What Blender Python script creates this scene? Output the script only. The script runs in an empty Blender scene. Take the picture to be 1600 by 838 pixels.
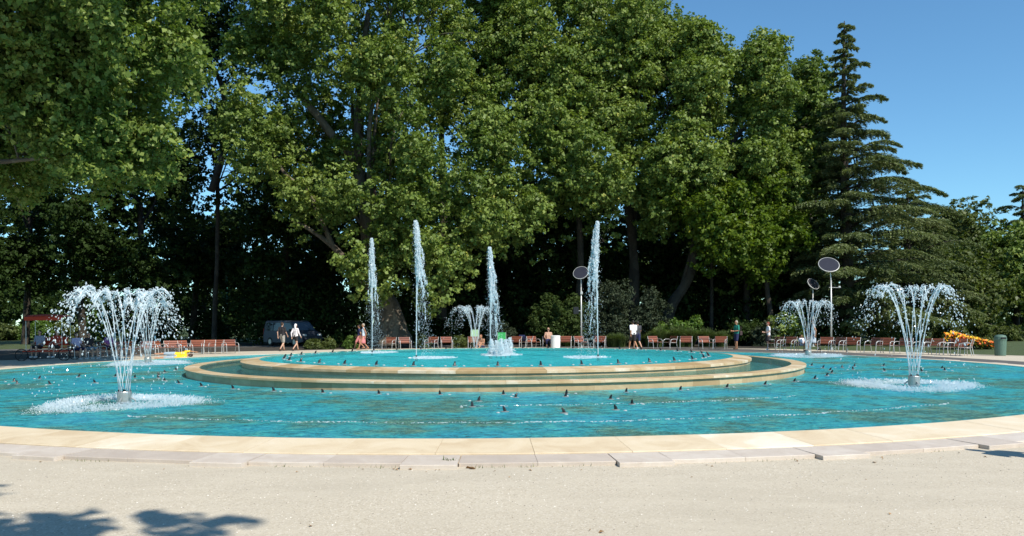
import bpy, math, random
import numpy as np
from mathutils import Vector, Matrix
random.seed(7); rng = np.random.default_rng(7)
PI = math.pi
sc = bpy.context.scene
COL = sc.collection

# ------------------------------------------------------------------ camera
F = 1250.0; HY = 505.0; CAMH = 1.68; ROLL = 0.0053
cam = bpy.data.cameras.new('camera'); camo = bpy.data.objects.new('camera', cam); COL.objects.link(camo)
cam.sensor_width = 36; cam.lens = 36 * F / 1600; cam.shift_y = (HY - 419) / 1600
cam.clip_end = 3000; cam.clip_start = 0.05
camo.matrix_world = Matrix.Translation((0, 0, CAMH)) @ Matrix.Rotation(PI / 2, 4, 'X') @ Matrix.Rotation(-ROLL, 4, 'Z')
sc.camera = camo

# ------------------------------------------------------------------ light
SUN_AZ, SUN_EL = 40.0, 47.0            # azimuth to the right of straight-behind-the-camera
to_sun = Vector((math.sin(math.radians(SUN_AZ)) * math.cos(math.radians(SUN_EL)),
                 -math.cos(math.radians(SUN_AZ)) * math.cos(math.radians(SUN_EL)),
                 math.sin(math.radians(SUN_EL))))
w = bpy.data.worlds.new('World'); sc.world = w; w.use_nodes = True
nt = w.node_tree; bg = nt.nodes['Background']
sky = nt.nodes.new('ShaderNodeTexSky'); sky.sky_type = 'NISHITA'; sky.sun_disc = False
sky.sun_elevation = math.radians(SUN_EL); sky.sun_rotation = math.radians(180 - SUN_AZ)
sky.air_density = 1.0; sky.dust_density = 0.0; sky.ozone_density = 1.0
sg = nt.nodes.new('ShaderNodeVectorMath'); sg.operation = 'MULTIPLY'; sg.inputs[1].default_value = (0.60, 0.95, 1.12)
nt.links.new(sky.outputs[0], sg.inputs[0]); nt.links.new(sg.outputs[0], bg.inputs[0]); bg.inputs[1].default_value = 0.118
sl = bpy.data.lights.new('sun', 'SUN'); sl.energy = 4.9; sl.angle = math.radians(0.53); sl.color = (1, 0.945, 0.835)
so = bpy.data.objects.new('sun', sl); COL.objects.link(so)
so.rotation_euler = (-to_sun).to_track_quat('-Z', 'Y').to_euler(); so.location = (20, -30, 60)
sc.view_settings.view_transform = 'Standard'; sc.view_settings.look = 'None'
sc.view_settings.exposure = 0.28; sc.view_settings.gamma = 1
try:
    sc.cycles.max_bounces = 6; sc.cycles.transparent_max_bounces = 24
    sc.cycles.caustics_reflective = False; sc.cycles.caustics_refractive = False
    sc.cycles.sample_clamp_indirect = 4
except Exception: pass

# ------------------------------------------------------------------ pixel -> world
def unroll(px, py): return px - (py - HY) * ROLL, py + (px - 800) * ROLL
def at_d(px, py, d):
    x, y = unroll(px, py); return Vector(((x - 800) * d / F, d, CAMH + (HY - y) * d / F))
def at_z(px, py, z=0.0):
    x, y = unroll(px, py); d = (CAMH - z) * F / (y - HY); return Vector(((x - 800) * d / F, d, z))
CX, CY = -0.53, 28.6
def on_ring(px, py, r, z=0.0):          # far intersection of the viewing column with a circle about the pool centre
    x, _ = unroll(px, py); a = (x - 800) / F
    A = 1 + a * a; B = -2 * (a * CX + CY); C_ = CX * CX + CY * CY - r * r
    d = (-B + math.sqrt(B * B - 4 * A * C_)) / (2 * A)
    return Vector((a * d, d, z))

# ------------------------------------------------------------------ object helpers
def tag(o, label=None, cat=None, group=None, kind=None):
    if label: o['label'] = label
    if cat: o['category'] = cat
    if group: o['group'] = group
    if kind: o['kind'] = kind
    return o
def empty(name, loc=(0, 0, 0), rz=0.0, label=None, cat=None, group=None):
    o = bpy.data.objects.new(name, None); COL.objects.link(o); o.location = loc; o.rotation_euler = (0, 0, rz)
    o.empty_display_size = 0.2
    return tag(o, label, cat, group)
def link(name, me, m=None, parent=None, loc=None, smooth=False):
    o = bpy.data.objects.new(name, me); COL.objects.link(o)
    if m is not None and not me.materials: me.materials.append(m)
    if parent is not None: o.parent = parent
    if loc is not None: o.location = loc
    if smooth: me.polygons.foreach_set('use_smooth', [True] * len(me.polygons))
    return o
def copy_tree(o, parent=None):
    c = o.copy(); COL.objects.link(c); c.parent = parent
    for ch in list(o.children): copy_tree(ch, c)
    return c

class MB:
    def __init__(s): s.v = []; s.f = []
    def add(s, vs, fs):
        n = len(s.v); s.v += [tuple(v) for v in vs]; s.f += [tuple(n + i for i in f) for f in fs]; return s
    def box(s, c, size, M=None, bevel=0.0):
        x, y, z = size[0] / 2, size[1] / 2, size[2] / 2
        if bevel > 0:
            b = bevel; vs = []
            for zz, ins in ((-z, b), (-z + b, 0), (z - b, 0), (z, b)):
                X, Y = x - ins, y - ins; k = b * (0.6 if ins == 0 else 0.4)
                vs += [(X - k, -Y, zz), (X, -Y + k, zz), (X, Y - k, zz), (X - k, Y, zz), (-X + k, Y, zz), (-X, Y - k, zz), (-X, -Y + k, zz), (-X + k, -Y, zz)]
            fs = [tuple(range(7, -1, -1)), tuple(range(24, 32))]
            for r in range(3):
                for i in range(8): j = (i + 1) % 8; fs.append((r * 8 + i, r * 8 + j, r * 8 + 8 + j, r * 8 + 8 + i))
        else:
            vs = [(a, b, d) for d in (-z, z) for a, b in ((-x, -y), (x, -y), (x, y), (-x, y))]
            fs = [(3, 2, 1, 0), (4, 5, 6, 7), (0, 1, 5, 4), (1, 2, 6, 5), (2, 3, 7, 6), (3, 0, 4, 7)]
        M = M or Matrix()
        c = Vector(c); return s.add([c + (M.to_3x3() @ Vector(v)) for v in vs], fs)
    def bar(s, a, b, w_, h_, up=(0, 0, 1)):
        a, b = Vector(a), Vector(b); d = (b - a); L = d.length; d.normalize()
        u = Vector(up); x = d.cross(u)
        if x.length < 1e-4: x = d.cross(Vector((1, 0, 0)))
        x.normalize(); z = x.cross(d); M = Matrix((x, d, z)).transposed()
        return s.box((a + b) / 2, (w_, L, h_), M.to_4x4())
    def tube(s, pts, rad, seg=8, cap=True, jag=0.0):
        pts = [Vector(p) for p in pts]; n = len(pts)
        if not isinstance(rad, (list, tuple)): rad = [rad] * n
        prev = None; vs = []; fs = []
        for i, p in enumerate(pts):
            d = (pts[min(i + 1, n - 1)] - pts[max(i - 1, 0)])
            d = d.normalized() if d.length > 1e-9 else Vector((0, 0, 1))
            if prev is None: x = d.orthogonal().normalized()
            else:
                x = prev - d * prev.dot(d); x = x.normalized() if x.length > 1e-6 else d.orthogonal().normalized()
            prev = x; y = d.cross(x)
            for k in range(seg):
                a = 2 * PI * k / seg; r = rad[i] * (1 + (random.uniform(-jag, jag) if jag else 0))
                vs.append(p + (x * math.cos(a) + y * math.sin(a)) * r)
        for i in range(n - 1):
            for k in range(seg):
                k2 = (k + 1) % seg; fs.append((i * seg + k, i * seg + k2, (i + 1) * seg + k2, (i + 1) * seg + k))
        if cap: fs += [tuple(range(seg - 1, -1, -1)), tuple((n - 1) * seg + k for k in range(seg))]
        return s.add(vs, fs)
    def lathe(s, prof, seg=16, c=(0, 0, 0), M=None, close=True):
        c = Vector(c); M = (M or Matrix()).to_3x3(); vs = []; fs = []; n = len(prof)
        for r, z in prof:
            for k in range(seg):
                a = 2 * PI * k / seg; vs.append(c + M @ Vector((r * math.cos(a), r * math.sin(a), z)))
        for i in range(n - 1):
            for k in range(seg):
                k2 = (k + 1) % seg; fs.append((i * seg + k, i * seg + k2, (i + 1) * seg + k2, (i + 1) * seg + k))
        if close: fs += [tuple(range(seg - 1, -1, -1)), tuple((n - 1) * seg + k for k in range(seg))]
        return s.add(vs, fs)
    def ball(s, c, r, seg=8, rings=6, M=None):
        if not isinstance(r, (list, tuple)): r = (r, r, r)
        c = Vector(c); M = (M or Matrix()).to_3x3(); vs = []; fs = []
        for i in range(1, rings):
            t = PI * i / rings
            for k in range(seg):
                a = 2 * PI * k / seg
                vs.append(c + M @ Vector((r[0] * math.sin(t) * math.cos(a), r[1] * math.sin(t) * math.sin(a), r[2] * math.cos(t))))
        top = len(vs); vs.append(c + M @ Vector((0, 0, r[2]))); vs.append(c + M @ Vector((0, 0, -r[2])))
        for i in range(rings - 2):
            for k in range(seg):
                k2 = (k + 1) % seg; fs.append((i * seg + k, (i + 1) * seg + k, (i + 1) * seg + k2, i * seg + k2))
        for k in range(seg):
            k2 = (k + 1) % seg; fs.append((top, k, k2)); fs.append((top + 1, (rings - 2) * seg + k2, (rings - 2) * seg + k))
        return s.add(vs, fs)
    def mesh(s, name='mesh'):
        me = bpy.data.meshes.new(name); me.from_pydata(s.v, [], s.f); me.update(); return me
    def build(s, name, m, parent=None, loc=None, smooth=False): return link(name, s.mesh(name), m, parent, loc, smooth)

def smoothpath(pts, rads, n=5):
    P = [Vector(p) for p in pts]; out = []; ro = []
    for i in range(len(P) - 1):
        p0, p1, p2, p3 = P[max(i - 1, 0)], P[i], P[i + 1], P[min(i + 2, len(P) - 1)]
        for k in range(n):
            t = k / n
            out.append(0.5 * ((2 * p1) + (p2 - p0) * t + (2 * p0 - 5 * p1 + 4 * p2 - p3) * t * t + (3 * p1 - p0 - 3 * p2 + p3) * t ** 3))
            ro.append(rads[i] * (1 - t) + rads[i + 1] * t)
    out.append(P[-1]); ro.append(rads[-1]); return out, ro

def np_mesh(name, V, nper, attr=None):
    """V (N*nper,3): N polygons of nper vertices each"""
    me = bpy.data.meshes.new(name); nv = len(V); nf = nv // nper
    me.vertices.add(nv); me.vertices.foreach_set('co', np.ascontiguousarray(V, dtype=np.float32).ravel())
    me.loops.add(nv); me.loops.foreach_set('vertex_index', np.arange(nv, dtype=np.int32))
    me.polygons.add(nf); me.polygons.foreach_set('loop_start', np.arange(0, nv, nper, dtype=np.int32))
    me.polygons.foreach_set('loop_total', np.full(nf, nper, dtype=np.int32))
    me.update(calc_edges=True)
    if attr is not None:
        a = me.attributes.new('tone', 'FLOAT', 'POINT'); a.data.foreach_set('value', np.repeat(attr, nper).astype(np.float32))
    return me
def unit(A): return A / np.maximum(np.linalg.norm(A, axis=1, keepdims=True), 1e-9)
def rdir(n): return unit(rng.normal(size=(n, 3)))
def leaves(P, N, size, aspect=0.8, fold=0.18, T=None):
    n = len(P)
    if T is None: T = rdir(n)
    T = unit(T - N * np.sum(T * N, axis=1, keepdims=True)); B = np.cross(N, T); s = np.asarray(size).reshape(-1, 1)
    V = np.empty((n, 4, 3)); a = aspect * 0.5
    V[:, 0] = P - T * s * 0.5; V[:, 1] = P + B * s * a + N * s * fold + T * s * 0.08
    V[:, 2] = P + T * s * 0.5 - N * s * fold * 0.6; V[:, 3] = P - B * s * a + N * s * fold + T * s * 0.08
    return V.reshape(-1, 3)

# ------------------------------------------------------------------ materials
def newmat(name):
    m = bpy.data.materials.new(name); m.use_nodes = True; t = m.node_tree
    return m, t, t.nodes['Principled BSDF'], t.nodes['Material Output']
def ramp(t, fac, stops):
    r = t.nodes.new('ShaderNodeValToRGB'); e = r.color_ramp.elements
    while len(e) > 1: e.remove(e[-1])
    e[0].position = stops[0][0]; e[0].color = (*stops[0][1], 1)
    for p, c in stops[1:]:
        q = e.new(p); q.color = (*c, 1)
    t.links.new(fac, r.inputs[0]); return r.outputs[0]
def noise(t, scale, detail=4, rough=0.55, coord='Object', stretch=None):
    tc = t.nodes.new('ShaderNodeTexCoord'); n = t.nodes.new('ShaderNodeTexNoise')
    n.inputs['Scale'].default_value = scale; n.inputs['Detail'].default_value = detail; n.inputs['Roughness'].default_value = rough
    src = tc.outputs[coord]
    if stretch:
        mp = t.nodes.new('ShaderNodeMapping'); mp.inputs['Scale'].default_value = stretch; t.links.new(src, mp.inputs[0]); src = mp.outputs[0]
    t.links.new(src, n.inputs['Vector']); return n.outputs['Fac']
def bump(t, h, strength, dist, bsdf=None):
    b = t.nodes.new('ShaderNodeBump'); b.inputs['Strength'].default_value = strength; b.inputs['Distance'].default_value = dist
    t.links.new(h, b.inputs['Height'])
    if bsdf: t.links.new(b.outputs[0], bsdf.inputs['Normal'])
    return b.outputs[0]
def math_(t, op, a, b=None, clamp=False):
    n = t.nodes.new('ShaderNodeMath'); n.operation = op; n.use_clamp = clamp
    for i, x in enumerate((a, b)):
        if x is None: continue
        if isinstance(x, (int, float)): n.inputs[i].default_value = x
        else: t.links.new(x, n.inputs[i])
    return n.outputs[0]
def mixc(t, f, a, b):
    n = t.nodes.new('ShaderNodeMix'); n.data_type = 'RGBA'
    for k, x in ((0, f), (6, a), (7, b)):
        if isinstance(x, (int, float)): n.inputs[k].default_value = x
        elif isinstance(x, tuple): n.inputs[k].default_value = (*x, 1)
        else: t.links.new(x, n.inputs[k])
    return n.outputs[2]
def simple(name, c, rough=0.6, var=0.15, scale=8, metal=0.0, spec=0.4, b=0.0, bs=40):
    m, t, p, o = newmat(name)
    lo = tuple(x * (1 - var) for x in c); hi = tuple(min(1, x * (1 + var)) for x in c)
    t.links.new(ramp(t, noise(t, scale), [(0.3, lo), (0.7, hi)]), p.inputs['Base Color'])
    p.inputs['Roughness'].default_value = rough; p.inputs['Metallic'].default_value = metal
    p.inputs['Specular IOR Level'].default_value = spec
    if b: bump(t, noise(t, bs), 0.6, b, p)
    return m
def leafmat(name, stops, trans=0.35, rough=0.5, tmul=(1.25, 1.35, 0.6)):
    m, t, p, o = newmat(name)
    a = t.nodes.new('ShaderNodeAttribute'); a.attribute_name = 'tone'
    c = ramp(t, a.outputs['Fac'], stops)
    t.links.new(c, p.inputs['Base Color']); p.inputs['Roughness'].default_value = rough; p.inputs['Specular IOR Level'].default_value = 0.08 if 'shrub' in name or 'dark' in name or 'cedar' in name else 0.28
    tr = t.nodes.new('ShaderNodeBsdfTranslucent'); mu = t.nodes.new('ShaderNodeVectorMath'); mu.operation = 'MULTIPLY'
    t.links.new(c, mu.inputs[0]); mu.inputs[1].default_value = tmul; t.links.new(mu.outputs[0], tr.inputs[0])
    mx = t.nodes.new('ShaderNodeMixShader'); mx.inputs[0].default_value = trans
    t.links.new(p.outputs[0], mx.inputs[1]); t.links.new(tr.outputs[0], mx.inputs[2]); t.links.new(mx.outputs[0], o.inputs[0]); return m
M = {}
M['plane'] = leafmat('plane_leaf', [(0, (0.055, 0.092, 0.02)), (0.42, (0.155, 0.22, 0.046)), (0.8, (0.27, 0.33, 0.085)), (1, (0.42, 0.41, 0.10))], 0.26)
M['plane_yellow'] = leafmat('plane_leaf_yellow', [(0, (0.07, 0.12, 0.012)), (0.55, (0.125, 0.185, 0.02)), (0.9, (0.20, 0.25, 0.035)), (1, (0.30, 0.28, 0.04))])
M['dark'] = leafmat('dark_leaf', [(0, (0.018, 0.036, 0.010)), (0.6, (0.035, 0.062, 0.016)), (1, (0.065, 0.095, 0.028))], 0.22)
M['olive'] = leafmat('olive_leaf', [(0, (0.055, 0.078, 0.022)), (0.6, (0.11, 0.14, 0.038)), (1, (0.19, 0.205, 0.055))], 0.28)
M['cedar'] = leafmat('cedar_needle', [(0, (0.07, 0.098, 0.048)), (0.6, (0.16, 0.20, 0.095)), (1, (0.26, 0.29, 0.14))], 0.18, 0.6)
M['grey_shrub'] = leafmat('grey_shrub_leaf', [(0, (0.03, 0.042, 0.026)), (0.6, (0.058, 0.076, 0.045)), (1, (0.10, 0.12, 0.07))], 0.15)
M['lime'] = leafmat('lime_leaf', [(0, (0.06, 0.12, 0.02)), (0.6, (0.12, 0.20, 0.04)), (1, (0.20, 0.28, 0.07))], 0.35)
M['blade'] = leafmat('grass_blade', [(0, (0.05, 0.085, 0.02)), (0.6, (0.09, 0.13, 0.035)), (1, (0.19, 0.19, 0.07))], 0.25)
M['petal'] = leafmat('flower_petal', [(0, (0.75, 0.10, 0.01)), (0.45, (0.85, 0.24, 0.01)), (0.55, (0.85, 0.48, 0.015)), (1, (0.9, 0.62, 0.03))], 0.2, tmul=(1, 1, 0.8))

def bark(name, a, b, c):
    m, t, p, o = newmat(name)
    v = t.nodes.new('ShaderNodeTexVoronoi'); v.inputs['Scale'].default_value = 3.2
    tc = t.nodes.new('ShaderNodeTexCoord'); mp = t.nodes.new('ShaderNodeMapping'); mp.inputs['Scale'].default_value = (1, 1, 0.45)
    nn = noise(t, 2.0, 5); t.links.new(tc.outputs['Object'], mp.inputs[0])
    ad = t.nodes.new('ShaderNodeVectorMath'); ad.operation = 'ADD'; t.links.new(mp.outputs[0], ad.inputs[0]); t.links.new(nn, ad.inputs[1]); t.links.new(ad.outputs[0], v.inputs['Vector'])
    s = t.nodes.new('ShaderNodeSeparateColor'); t.links.new(v.outputs['Color'], s.inputs[0])
    c1 = ramp(t, s.outputs[0], [(0.0, a), (0.5, b), (1.0, c)])
    c2 = mixc(t, math_(t, 'MULTIPLY', noise(t, 14, 5), 0.5), c1, a)
    t.links.new(c2, p.inputs['Base Color']); p.inputs['Roughness'].default_value = 0.9; bump(t, noise(t, 9, 6), 0.8, 0.04, p); return m
M['bark'] = bark('plane_bark', (0.07, 0.055, 0.04), (0.13, 0.10, 0.07), (0.20, 0.17, 0.12))
M['bark_dark'] = bark('dark_bark', (0.025, 0.019, 0.014), (0.042, 0.034, 0.024), (0.07, 0.056, 0.04))  # darker bark; on the plane trunks it puts their shade into the colour

def stone(name, stops, edge=None, rough=0.65, scale=1.6, bs=0.004):
    m, t, p, o = newmat(name)
    oi = t.nodes.new('ShaderNodeObjectInfo'); tc = t.nodes.new('ShaderNodeTexCoord')
    vm = t.nodes.new('ShaderNodeVectorMath'); vm.operation = 'ADD'; cx = t.nodes.new('ShaderNodeCombineXYZ')
    t.links.new(math_(t, 'MULTIPLY', oi.outputs['Random'], 87.0), cx.inputs[0]); t.links.new(math_(t, 'MULTIPLY', oi.outputs['Random'], 53.0), cx.inputs[1])
    t.links.new(tc.outputs['Object'], vm.inputs[0]); t.links.new(cx.outputs[0], vm.inputs[1])
    nn = t.nodes.new('ShaderNodeTexNoise'); nn.inputs['Scale'].default_value = scale; nn.inputs['Detail'].default_value = 6; nn.inputs['Roughness'].default_value = 0.62; nn.inputs['Distortion'].default_value = 0.8; t.links.new(vm.outputs[0], nn.inputs['Vector']); n1 = nn.outputs['Fac']
    f = math_(t, 'SUBTRACT', math_(t, 'ADD', math_(t, 'MULTIPLY', n1, 1.0), math_(t, 'MULTIPLY', oi.outputs['Random'], 0.42)), 0.20)
    c = ramp(t, f, stops)
    c = mixc(t, math_(t, 'MULTIPLY', math_(t, 'GREATER_THAN', noise(t, 60, 2), 0.66), 0.35), c, (0.25, 0.19, 0.12))
    t.links.new(c, p.inputs['Base Color']); p.inputs['Roughness'].default_value = rough; bump(t, noise(t, 35, 5), 0.5, bs, p); return m
M['coping'] = stone('cream_travertine', [(0.22, (0.58, 0.45, 0.29)), (0.42, (0.67, 0.55, 0.38)), (0.6, (0.71, 0.60, 0.44)), (0.80, (0.80, 0.72, 0.58))])
M['coping_gold'] = stone('golden_travertine', [(0.25, (0.40, 0.27, 0.13)), (0.5, (0.52, 0.38, 0.21)), (0.68, (0.60, 0.47, 0.30)), (0.85, (0.74, 0.66, 0.52))], rough=0.5)
M['curb'] = stone('pinkish_limestone', [(0.25, (0.46, 0.39, 0.33)), (0.55, (0.53, 0.455, 0.385)), (0.8, (0.60, 0.53, 0.46))], scale=3)
M['wet_wall'] = stone('wet_basin_stone', [(0.25, (0.36, 0.25, 0.13)), (0.5, (0.46, 0.34, 0.19)), (0.8, (0.58, 0.45, 0.28))], rough=0.4)

# gravel
m, t, p, o = newmat('pale_gravel')
big = noise(t, 0.35, 5); fine = noise(t, 55, 3, 0.7); mid = noise(t, 7, 5, 0.7)
v = t.nodes.new('ShaderNodeTexVoronoi'); v.inputs['Scale'].default_value = 75; tc = t.nodes.new('ShaderNodeTexCoord'); t.links.new(tc.outputs['Object'], v.inputs['Vector'])
sv = t.nodes.new('ShaderNodeSeparateColor'); t.links.new(v.outputs['Color'], sv.inputs[0])
c = ramp(t, sv.outputs[0], [(0.0, (0.33, 0.28, 0.215)), (0.10, (0.46, 0.40, 0.31)), (0.5, (0.51, 0.45, 0.355)), (0.92, (0.57, 0.51, 0.415)), (1, (0.68, 0.62, 0.53))])
c = mixc(t, math_(t, 'MULTIPLY', ramp(t, mid, [(0.35, (0, 0, 0)), (0.7, (1, 1, 1))]), 0.35), c, (0.54, 0.475, 0.37))
c = mixc(t, math_(t, 'MULTIPLY', ramp(t, big, [(0.38, (0, 0, 0)), (0.62, (1, 1, 1))]), 0.50), c, (0.44, 0.39, 0.31))
c = mixc(t, math_(t, 'MULTIPLY', ramp(t, noise(t, 1.4, 6, 0.7, stretch=(0.5, 1.6, 1)), [(0.45, (0, 0, 0)), (0.7, (1, 1, 1))]), 0.4), c, (0.60, 0.535, 0.43))
t.links.new(c, p.inputs['Base Color']); p.inputs['Roughness'].default_value = 0.95; p.inputs['Specular IOR Level'].default_value = 0.1
hh = math_(t, 'ADD', math_(t, 'MULTIPLY', fine, 0.5), math_(t, 'MULTIPLY', mid, 0.9)); bump(t, hh, 0.55, 0.007, p); M['gravel'] = m
# lawn / soil
m, t, p, o = newmat('park_ground')
c = ramp(t, noise(t, 1.3, 6, 0.7), [(0.3, (0.035, 0.05, 0.016)), (0.55, (0.06, 0.09, 0.025)), (0.75, (0.10, 0.10, 0.045))])
t.links.new(c, p.inputs['Base Color']); p.inputs['Roughness'].default_value = 1; bump(t, noise(t, 30, 4), 1, 0.04, p); M['lawn'] = m
M['asphalt'] = simple('park_path_asphalt', (0.10, 0.095, 0.088), 0.9, 0.2, 2, b=0.004)

# pool floor : blue-green mosaic with darker bands laid in rings, plus rippling water light painted into the colour
def floormat(name, base, alt, dark, bands):
    m, t, p, o = newmat(name)
    tc = t.nodes.new('ShaderNodeTexCoord'); sp = t.nodes.new('ShaderNodeSeparateXYZ'); t.links.new(tc.outputs['Object'], sp.inputs[0])
    r = math_(t, 'SQRT', math_(t, 'ADD', math_(t, 'MULTIPLY', sp.outputs[0], sp.outputs[0]), math_(t, 'MULTIPLY', sp.outputs[1], sp.outputs[1])))
    wob = math_(t, 'MULTIPLY', math_(t, 'SUBTRACT', noise(t, 0.9, 4), 0.5), 1.6)
    rr = math_(t, 'ADD', r, wob)
    col = mixc(t, ramp(t, noise(t, 0.5, 5, 0.6), [(0.42, (0, 0, 0)), (0.58, (1, 1, 1))]), base, alt)
    for r0, hw, amt in bands:
        f = math_(t, 'SUBTRACT', 1.0, math_(t, 'DIVIDE', math_(t, 'ABSOLUTE', math_(t, 'SUBTRACT', rr, r0)), hw), True)
        f = math_(t, 'MULTIPLY', math_(t, 'MULTIPLY', f, 2.0, True), amt)
        f = math_(t, 'MULTIPLY', f, ramp(t, noise(t, 0.45, 6, 0.7), [(0.34, (0, 0, 0)), (0.52, (1, 1, 1))]))
        col = mixc(t, f, col, dark)
    v = t.nodes.new('ShaderNodeTexVoronoi'); v.inputs['Scale'].default_value = 5.5; v.feature = 'SMOOTH_F1'
    mp = t.nodes.new('ShaderNodeMapping'); mp.inputs['Scale'].default_value = (1, 1.6, 1); t.links.new(tc.outputs['Object'], mp.inputs[0])
    ad = t.nodes.new('ShaderNodeVectorMath'); ad.operation = 'ADD'; t.links.new(mp.outputs[0], ad.inputs[0]); t.links.new(noise(t, 3, 3), ad.inputs[1]); t.links.new(ad.outputs[0], v.inputs['Vector'])
    col = mixc(t, ramp(t, noise(t, 4.5, 5, 0.7), [(0.45, (0, 0, 0)), (0.75, (0.55, 0.55, 0.55))]), col, tuple(x * 0.55 for x in base))
    t.links.new(col, p.inputs['Base Color']); p.inputs['Roughness'].default_value = 0.6; return m
M['floor_outer'] = floormat('outer_pool_mosaic', (0.015, 0.48, 0.80), (0.05, 0.52, 0.64), (0.07, 0.13, 0.08), [(12.7, 2.6, 1.0), (16.0, 1.0, 0.75)])
M['dark_floor'] = simple('dark_mosaic_tile', (0.05, 0.075, 0.06), 0.6, 0.4, 3)
M['floor_mid'] = floormat('middle_pool_mosaic', (0.05, 0.22, 0.24), (0.06, 0.26, 0.26), (0.08, 0.14, 0.11), [(9.4, 1.2, 0.4)])
M['floor_inner'] = floormat('inner_pool_mosaic', (0.03, 0.46, 0.50), (0.03, 0.42, 0.50), (0.02, 0.20, 0.26), [(6.8, 0.8, 0.25)])

def watermat(name, tint, scat, sc_amt, bs=0.03, maxf=0.55, patchy=False):
    m, t, p, o = newmat(name); t.nodes.remove(p)
    n1 = noise(t, 4.5, 6, 0.65, stretch=(1, 1.4, 1)); n2 = noise(t, 17, 4, 0.65)
    h = math_(t, 'ADD', n1, math_(t, 'MULTIPLY', n2, 0.35)); nb = bump(t, h, 1.0, bs * 3)
    tr = t.nodes.new('ShaderNodeBsdfTransparent'); tr.inputs[0].default_value = (*tint, 1)
    df = t.nodes.new('ShaderNodeBsdfDiffuse'); t.links.new(nb, df.inputs['Normal'])
    dc = ramp(t, math_(t, 'ADD', math_(t, 'MULTIPLY', n1, 0.6), math_(t, 'MULTIPLY', n2, 0.4)), [(0.38, tuple(x * 0.5 for x in scat)), (0.5, scat), (0.60, tuple(min(1, x * 1.4 + 0.06) for x in scat))]); 
    hs = t.nodes.new('ShaderNodeMix'); hs.data_type = 'RGBA'; hs.blend_type = 'MULTIPLY'; hs.inputs[0].default_value = 1
    t.links.new(dc, hs.inputs[6]); t.links.new(ramp(t, noise(t, 0.42, 5, 0.65), [(0.36, (1.0, 1.0, 1.0)), (0.50, (1.2, 0.98, 0.82)), (0.60, (2.6, 0.62, 0.38)), (0.72, (1.4, 0.8, 0.65))] if patchy else [(0, (1, 1, 1)), (1, (1, 1, 1))]), hs.inputs[7]); t.links.new(hs.outputs[2], df.inputs[0])
    m1 = t.nodes.new('ShaderNodeMixShader'); m1.inputs[0].default_value = sc_amt
    t.links.new(tr.outputs[0], m1.inputs[1]); t.links.new(df.outputs[0], m1.inputs[2])
    gl = t.nodes.new('ShaderNodeBsdfGlossy'); gl.inputs['Roughness'].default_value = 0.12; t.links.new(nb, gl.inputs['Normal'])
    fr = t.nodes.new('ShaderNodeFresnel'); fr.inputs[0].default_value = 1.33; t.links.new(nb, fr.inputs['Normal'])
    f = math_(t, 'MINIMUM', math_(t, 'MULTIPLY', fr.outputs[0], 0.6), maxf)
    m2 = t.nodes.new('ShaderNodeMixShader'); t.links.new(f, m2.inputs[0]); t.links.new(m1.outputs[0], m2.inputs[1]); t.links.new(gl.outputs[0], m2.inputs[2])
    t.links.new(m2.outputs[0], o.inputs[0]); return m
M['water_outer'] = watermat('pool_water_outer', (0.70, 0.97, 0.98), (0.05, 0.60, 0.86), 0.52, 0.05, 0.24, True)
M['water_mid'] = watermat('pool_water_middle', (0.7, 0.92, 0.9), (0.10, 0.28, 0.28), 0.25, 0.012, 0.40)
M['water_inner'] = watermat('pool_water_inner', (0.66, 0.96, 0.96), (0.06, 0.58, 0.62), 0.45, 0.04, 0.18)

def spraymat(name, alpha, col=(0.86, 0.92, 0.95)):
    m, t, p, o = newmat(name)
    p.inputs['Base Color'].default_value = (*col, 1); p.inputs['Roughness'].default_value = 0.12; p.inputs['Specular IOR Level'].default_value = 0.8
    tl = t.nodes.new('ShaderNodeBsdfTranslucent'); tl.inputs[0].default_value = (*col, 1)
    tr = t.nodes.new('ShaderNodeBsdfTransparent')
    a = t.nodes.new('ShaderNodeMixShader'); a.inputs[0].default_value = 0.4; t.links.new(p.outputs[0], a.inputs[1]); t.links.new(tl.outputs[0], a.inputs[2])
    b = t.nodes.new('ShaderNodeMixShader'); b.inputs[0].default_value = alpha; t.links.new(tr.outputs[0], b.inputs[1]); t.links.new(a.outputs[0], b.inputs[2])
    t.links.new(b.outputs[0], o.inputs[0]); return m
M['spray'] = spraymat('falling_water', 0.62); M['jet'] = spraymat('jet_water', 0.6); M['foam'] = spraymat('water_foam', 0.55)
M['drop'] = spraymat('water_droplet', 0.7)
M['steel'] = simple('brushed_steel', (0.48, 0.48, 0.46), 0.4, 0.1, 20, 0.7)
M['black'] = simple('black_plastic', (0.015, 0.016, 0.018), 0.4, 0.2)
M['white'] = simple('white_plastic', (0.75, 0.75, 0.74), 0.4, 0.05)
M['lampglass'] = simple('lamp_glass', (0.42, 0.45, 0.45), 0.2, 0.1, 9, 0, 0.7); M['pipe'] = simple('dark_submerged_pipe', (0.03, 0.05, 0.05), 0.6, 0.2)
m, t, p, o = newmat('red_brown_slat_wood'); oi = t.nodes.new('ShaderNodeObjectInfo')
f = math_(t, 'ADD', math_(t, 'MULTIPLY', noise(t, 5, 5, 0.6, stretch=(1, 8, 8)), 0.6), math_(t, 'MULTIPLY', oi.outputs['Random'], 0.4))
t.links.new(ramp(t, f, [(0.25, (0.15, 0.042, 0.02)), (0.5, (0.24, 0.07, 0.032)), (0.8, (0.34, 0.115, 0.06))]), p.inputs['Base Color'])
p.inputs['Roughness'].default_value = 0.35; p.inputs['Specular IOR Level'].default_value = 0.6; M['slat'] = m
M['alu'] = simple('silver_painted_steel', (0.55, 0.55, 0.53), 0.35, 0.05, 10, 0.35)

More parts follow.
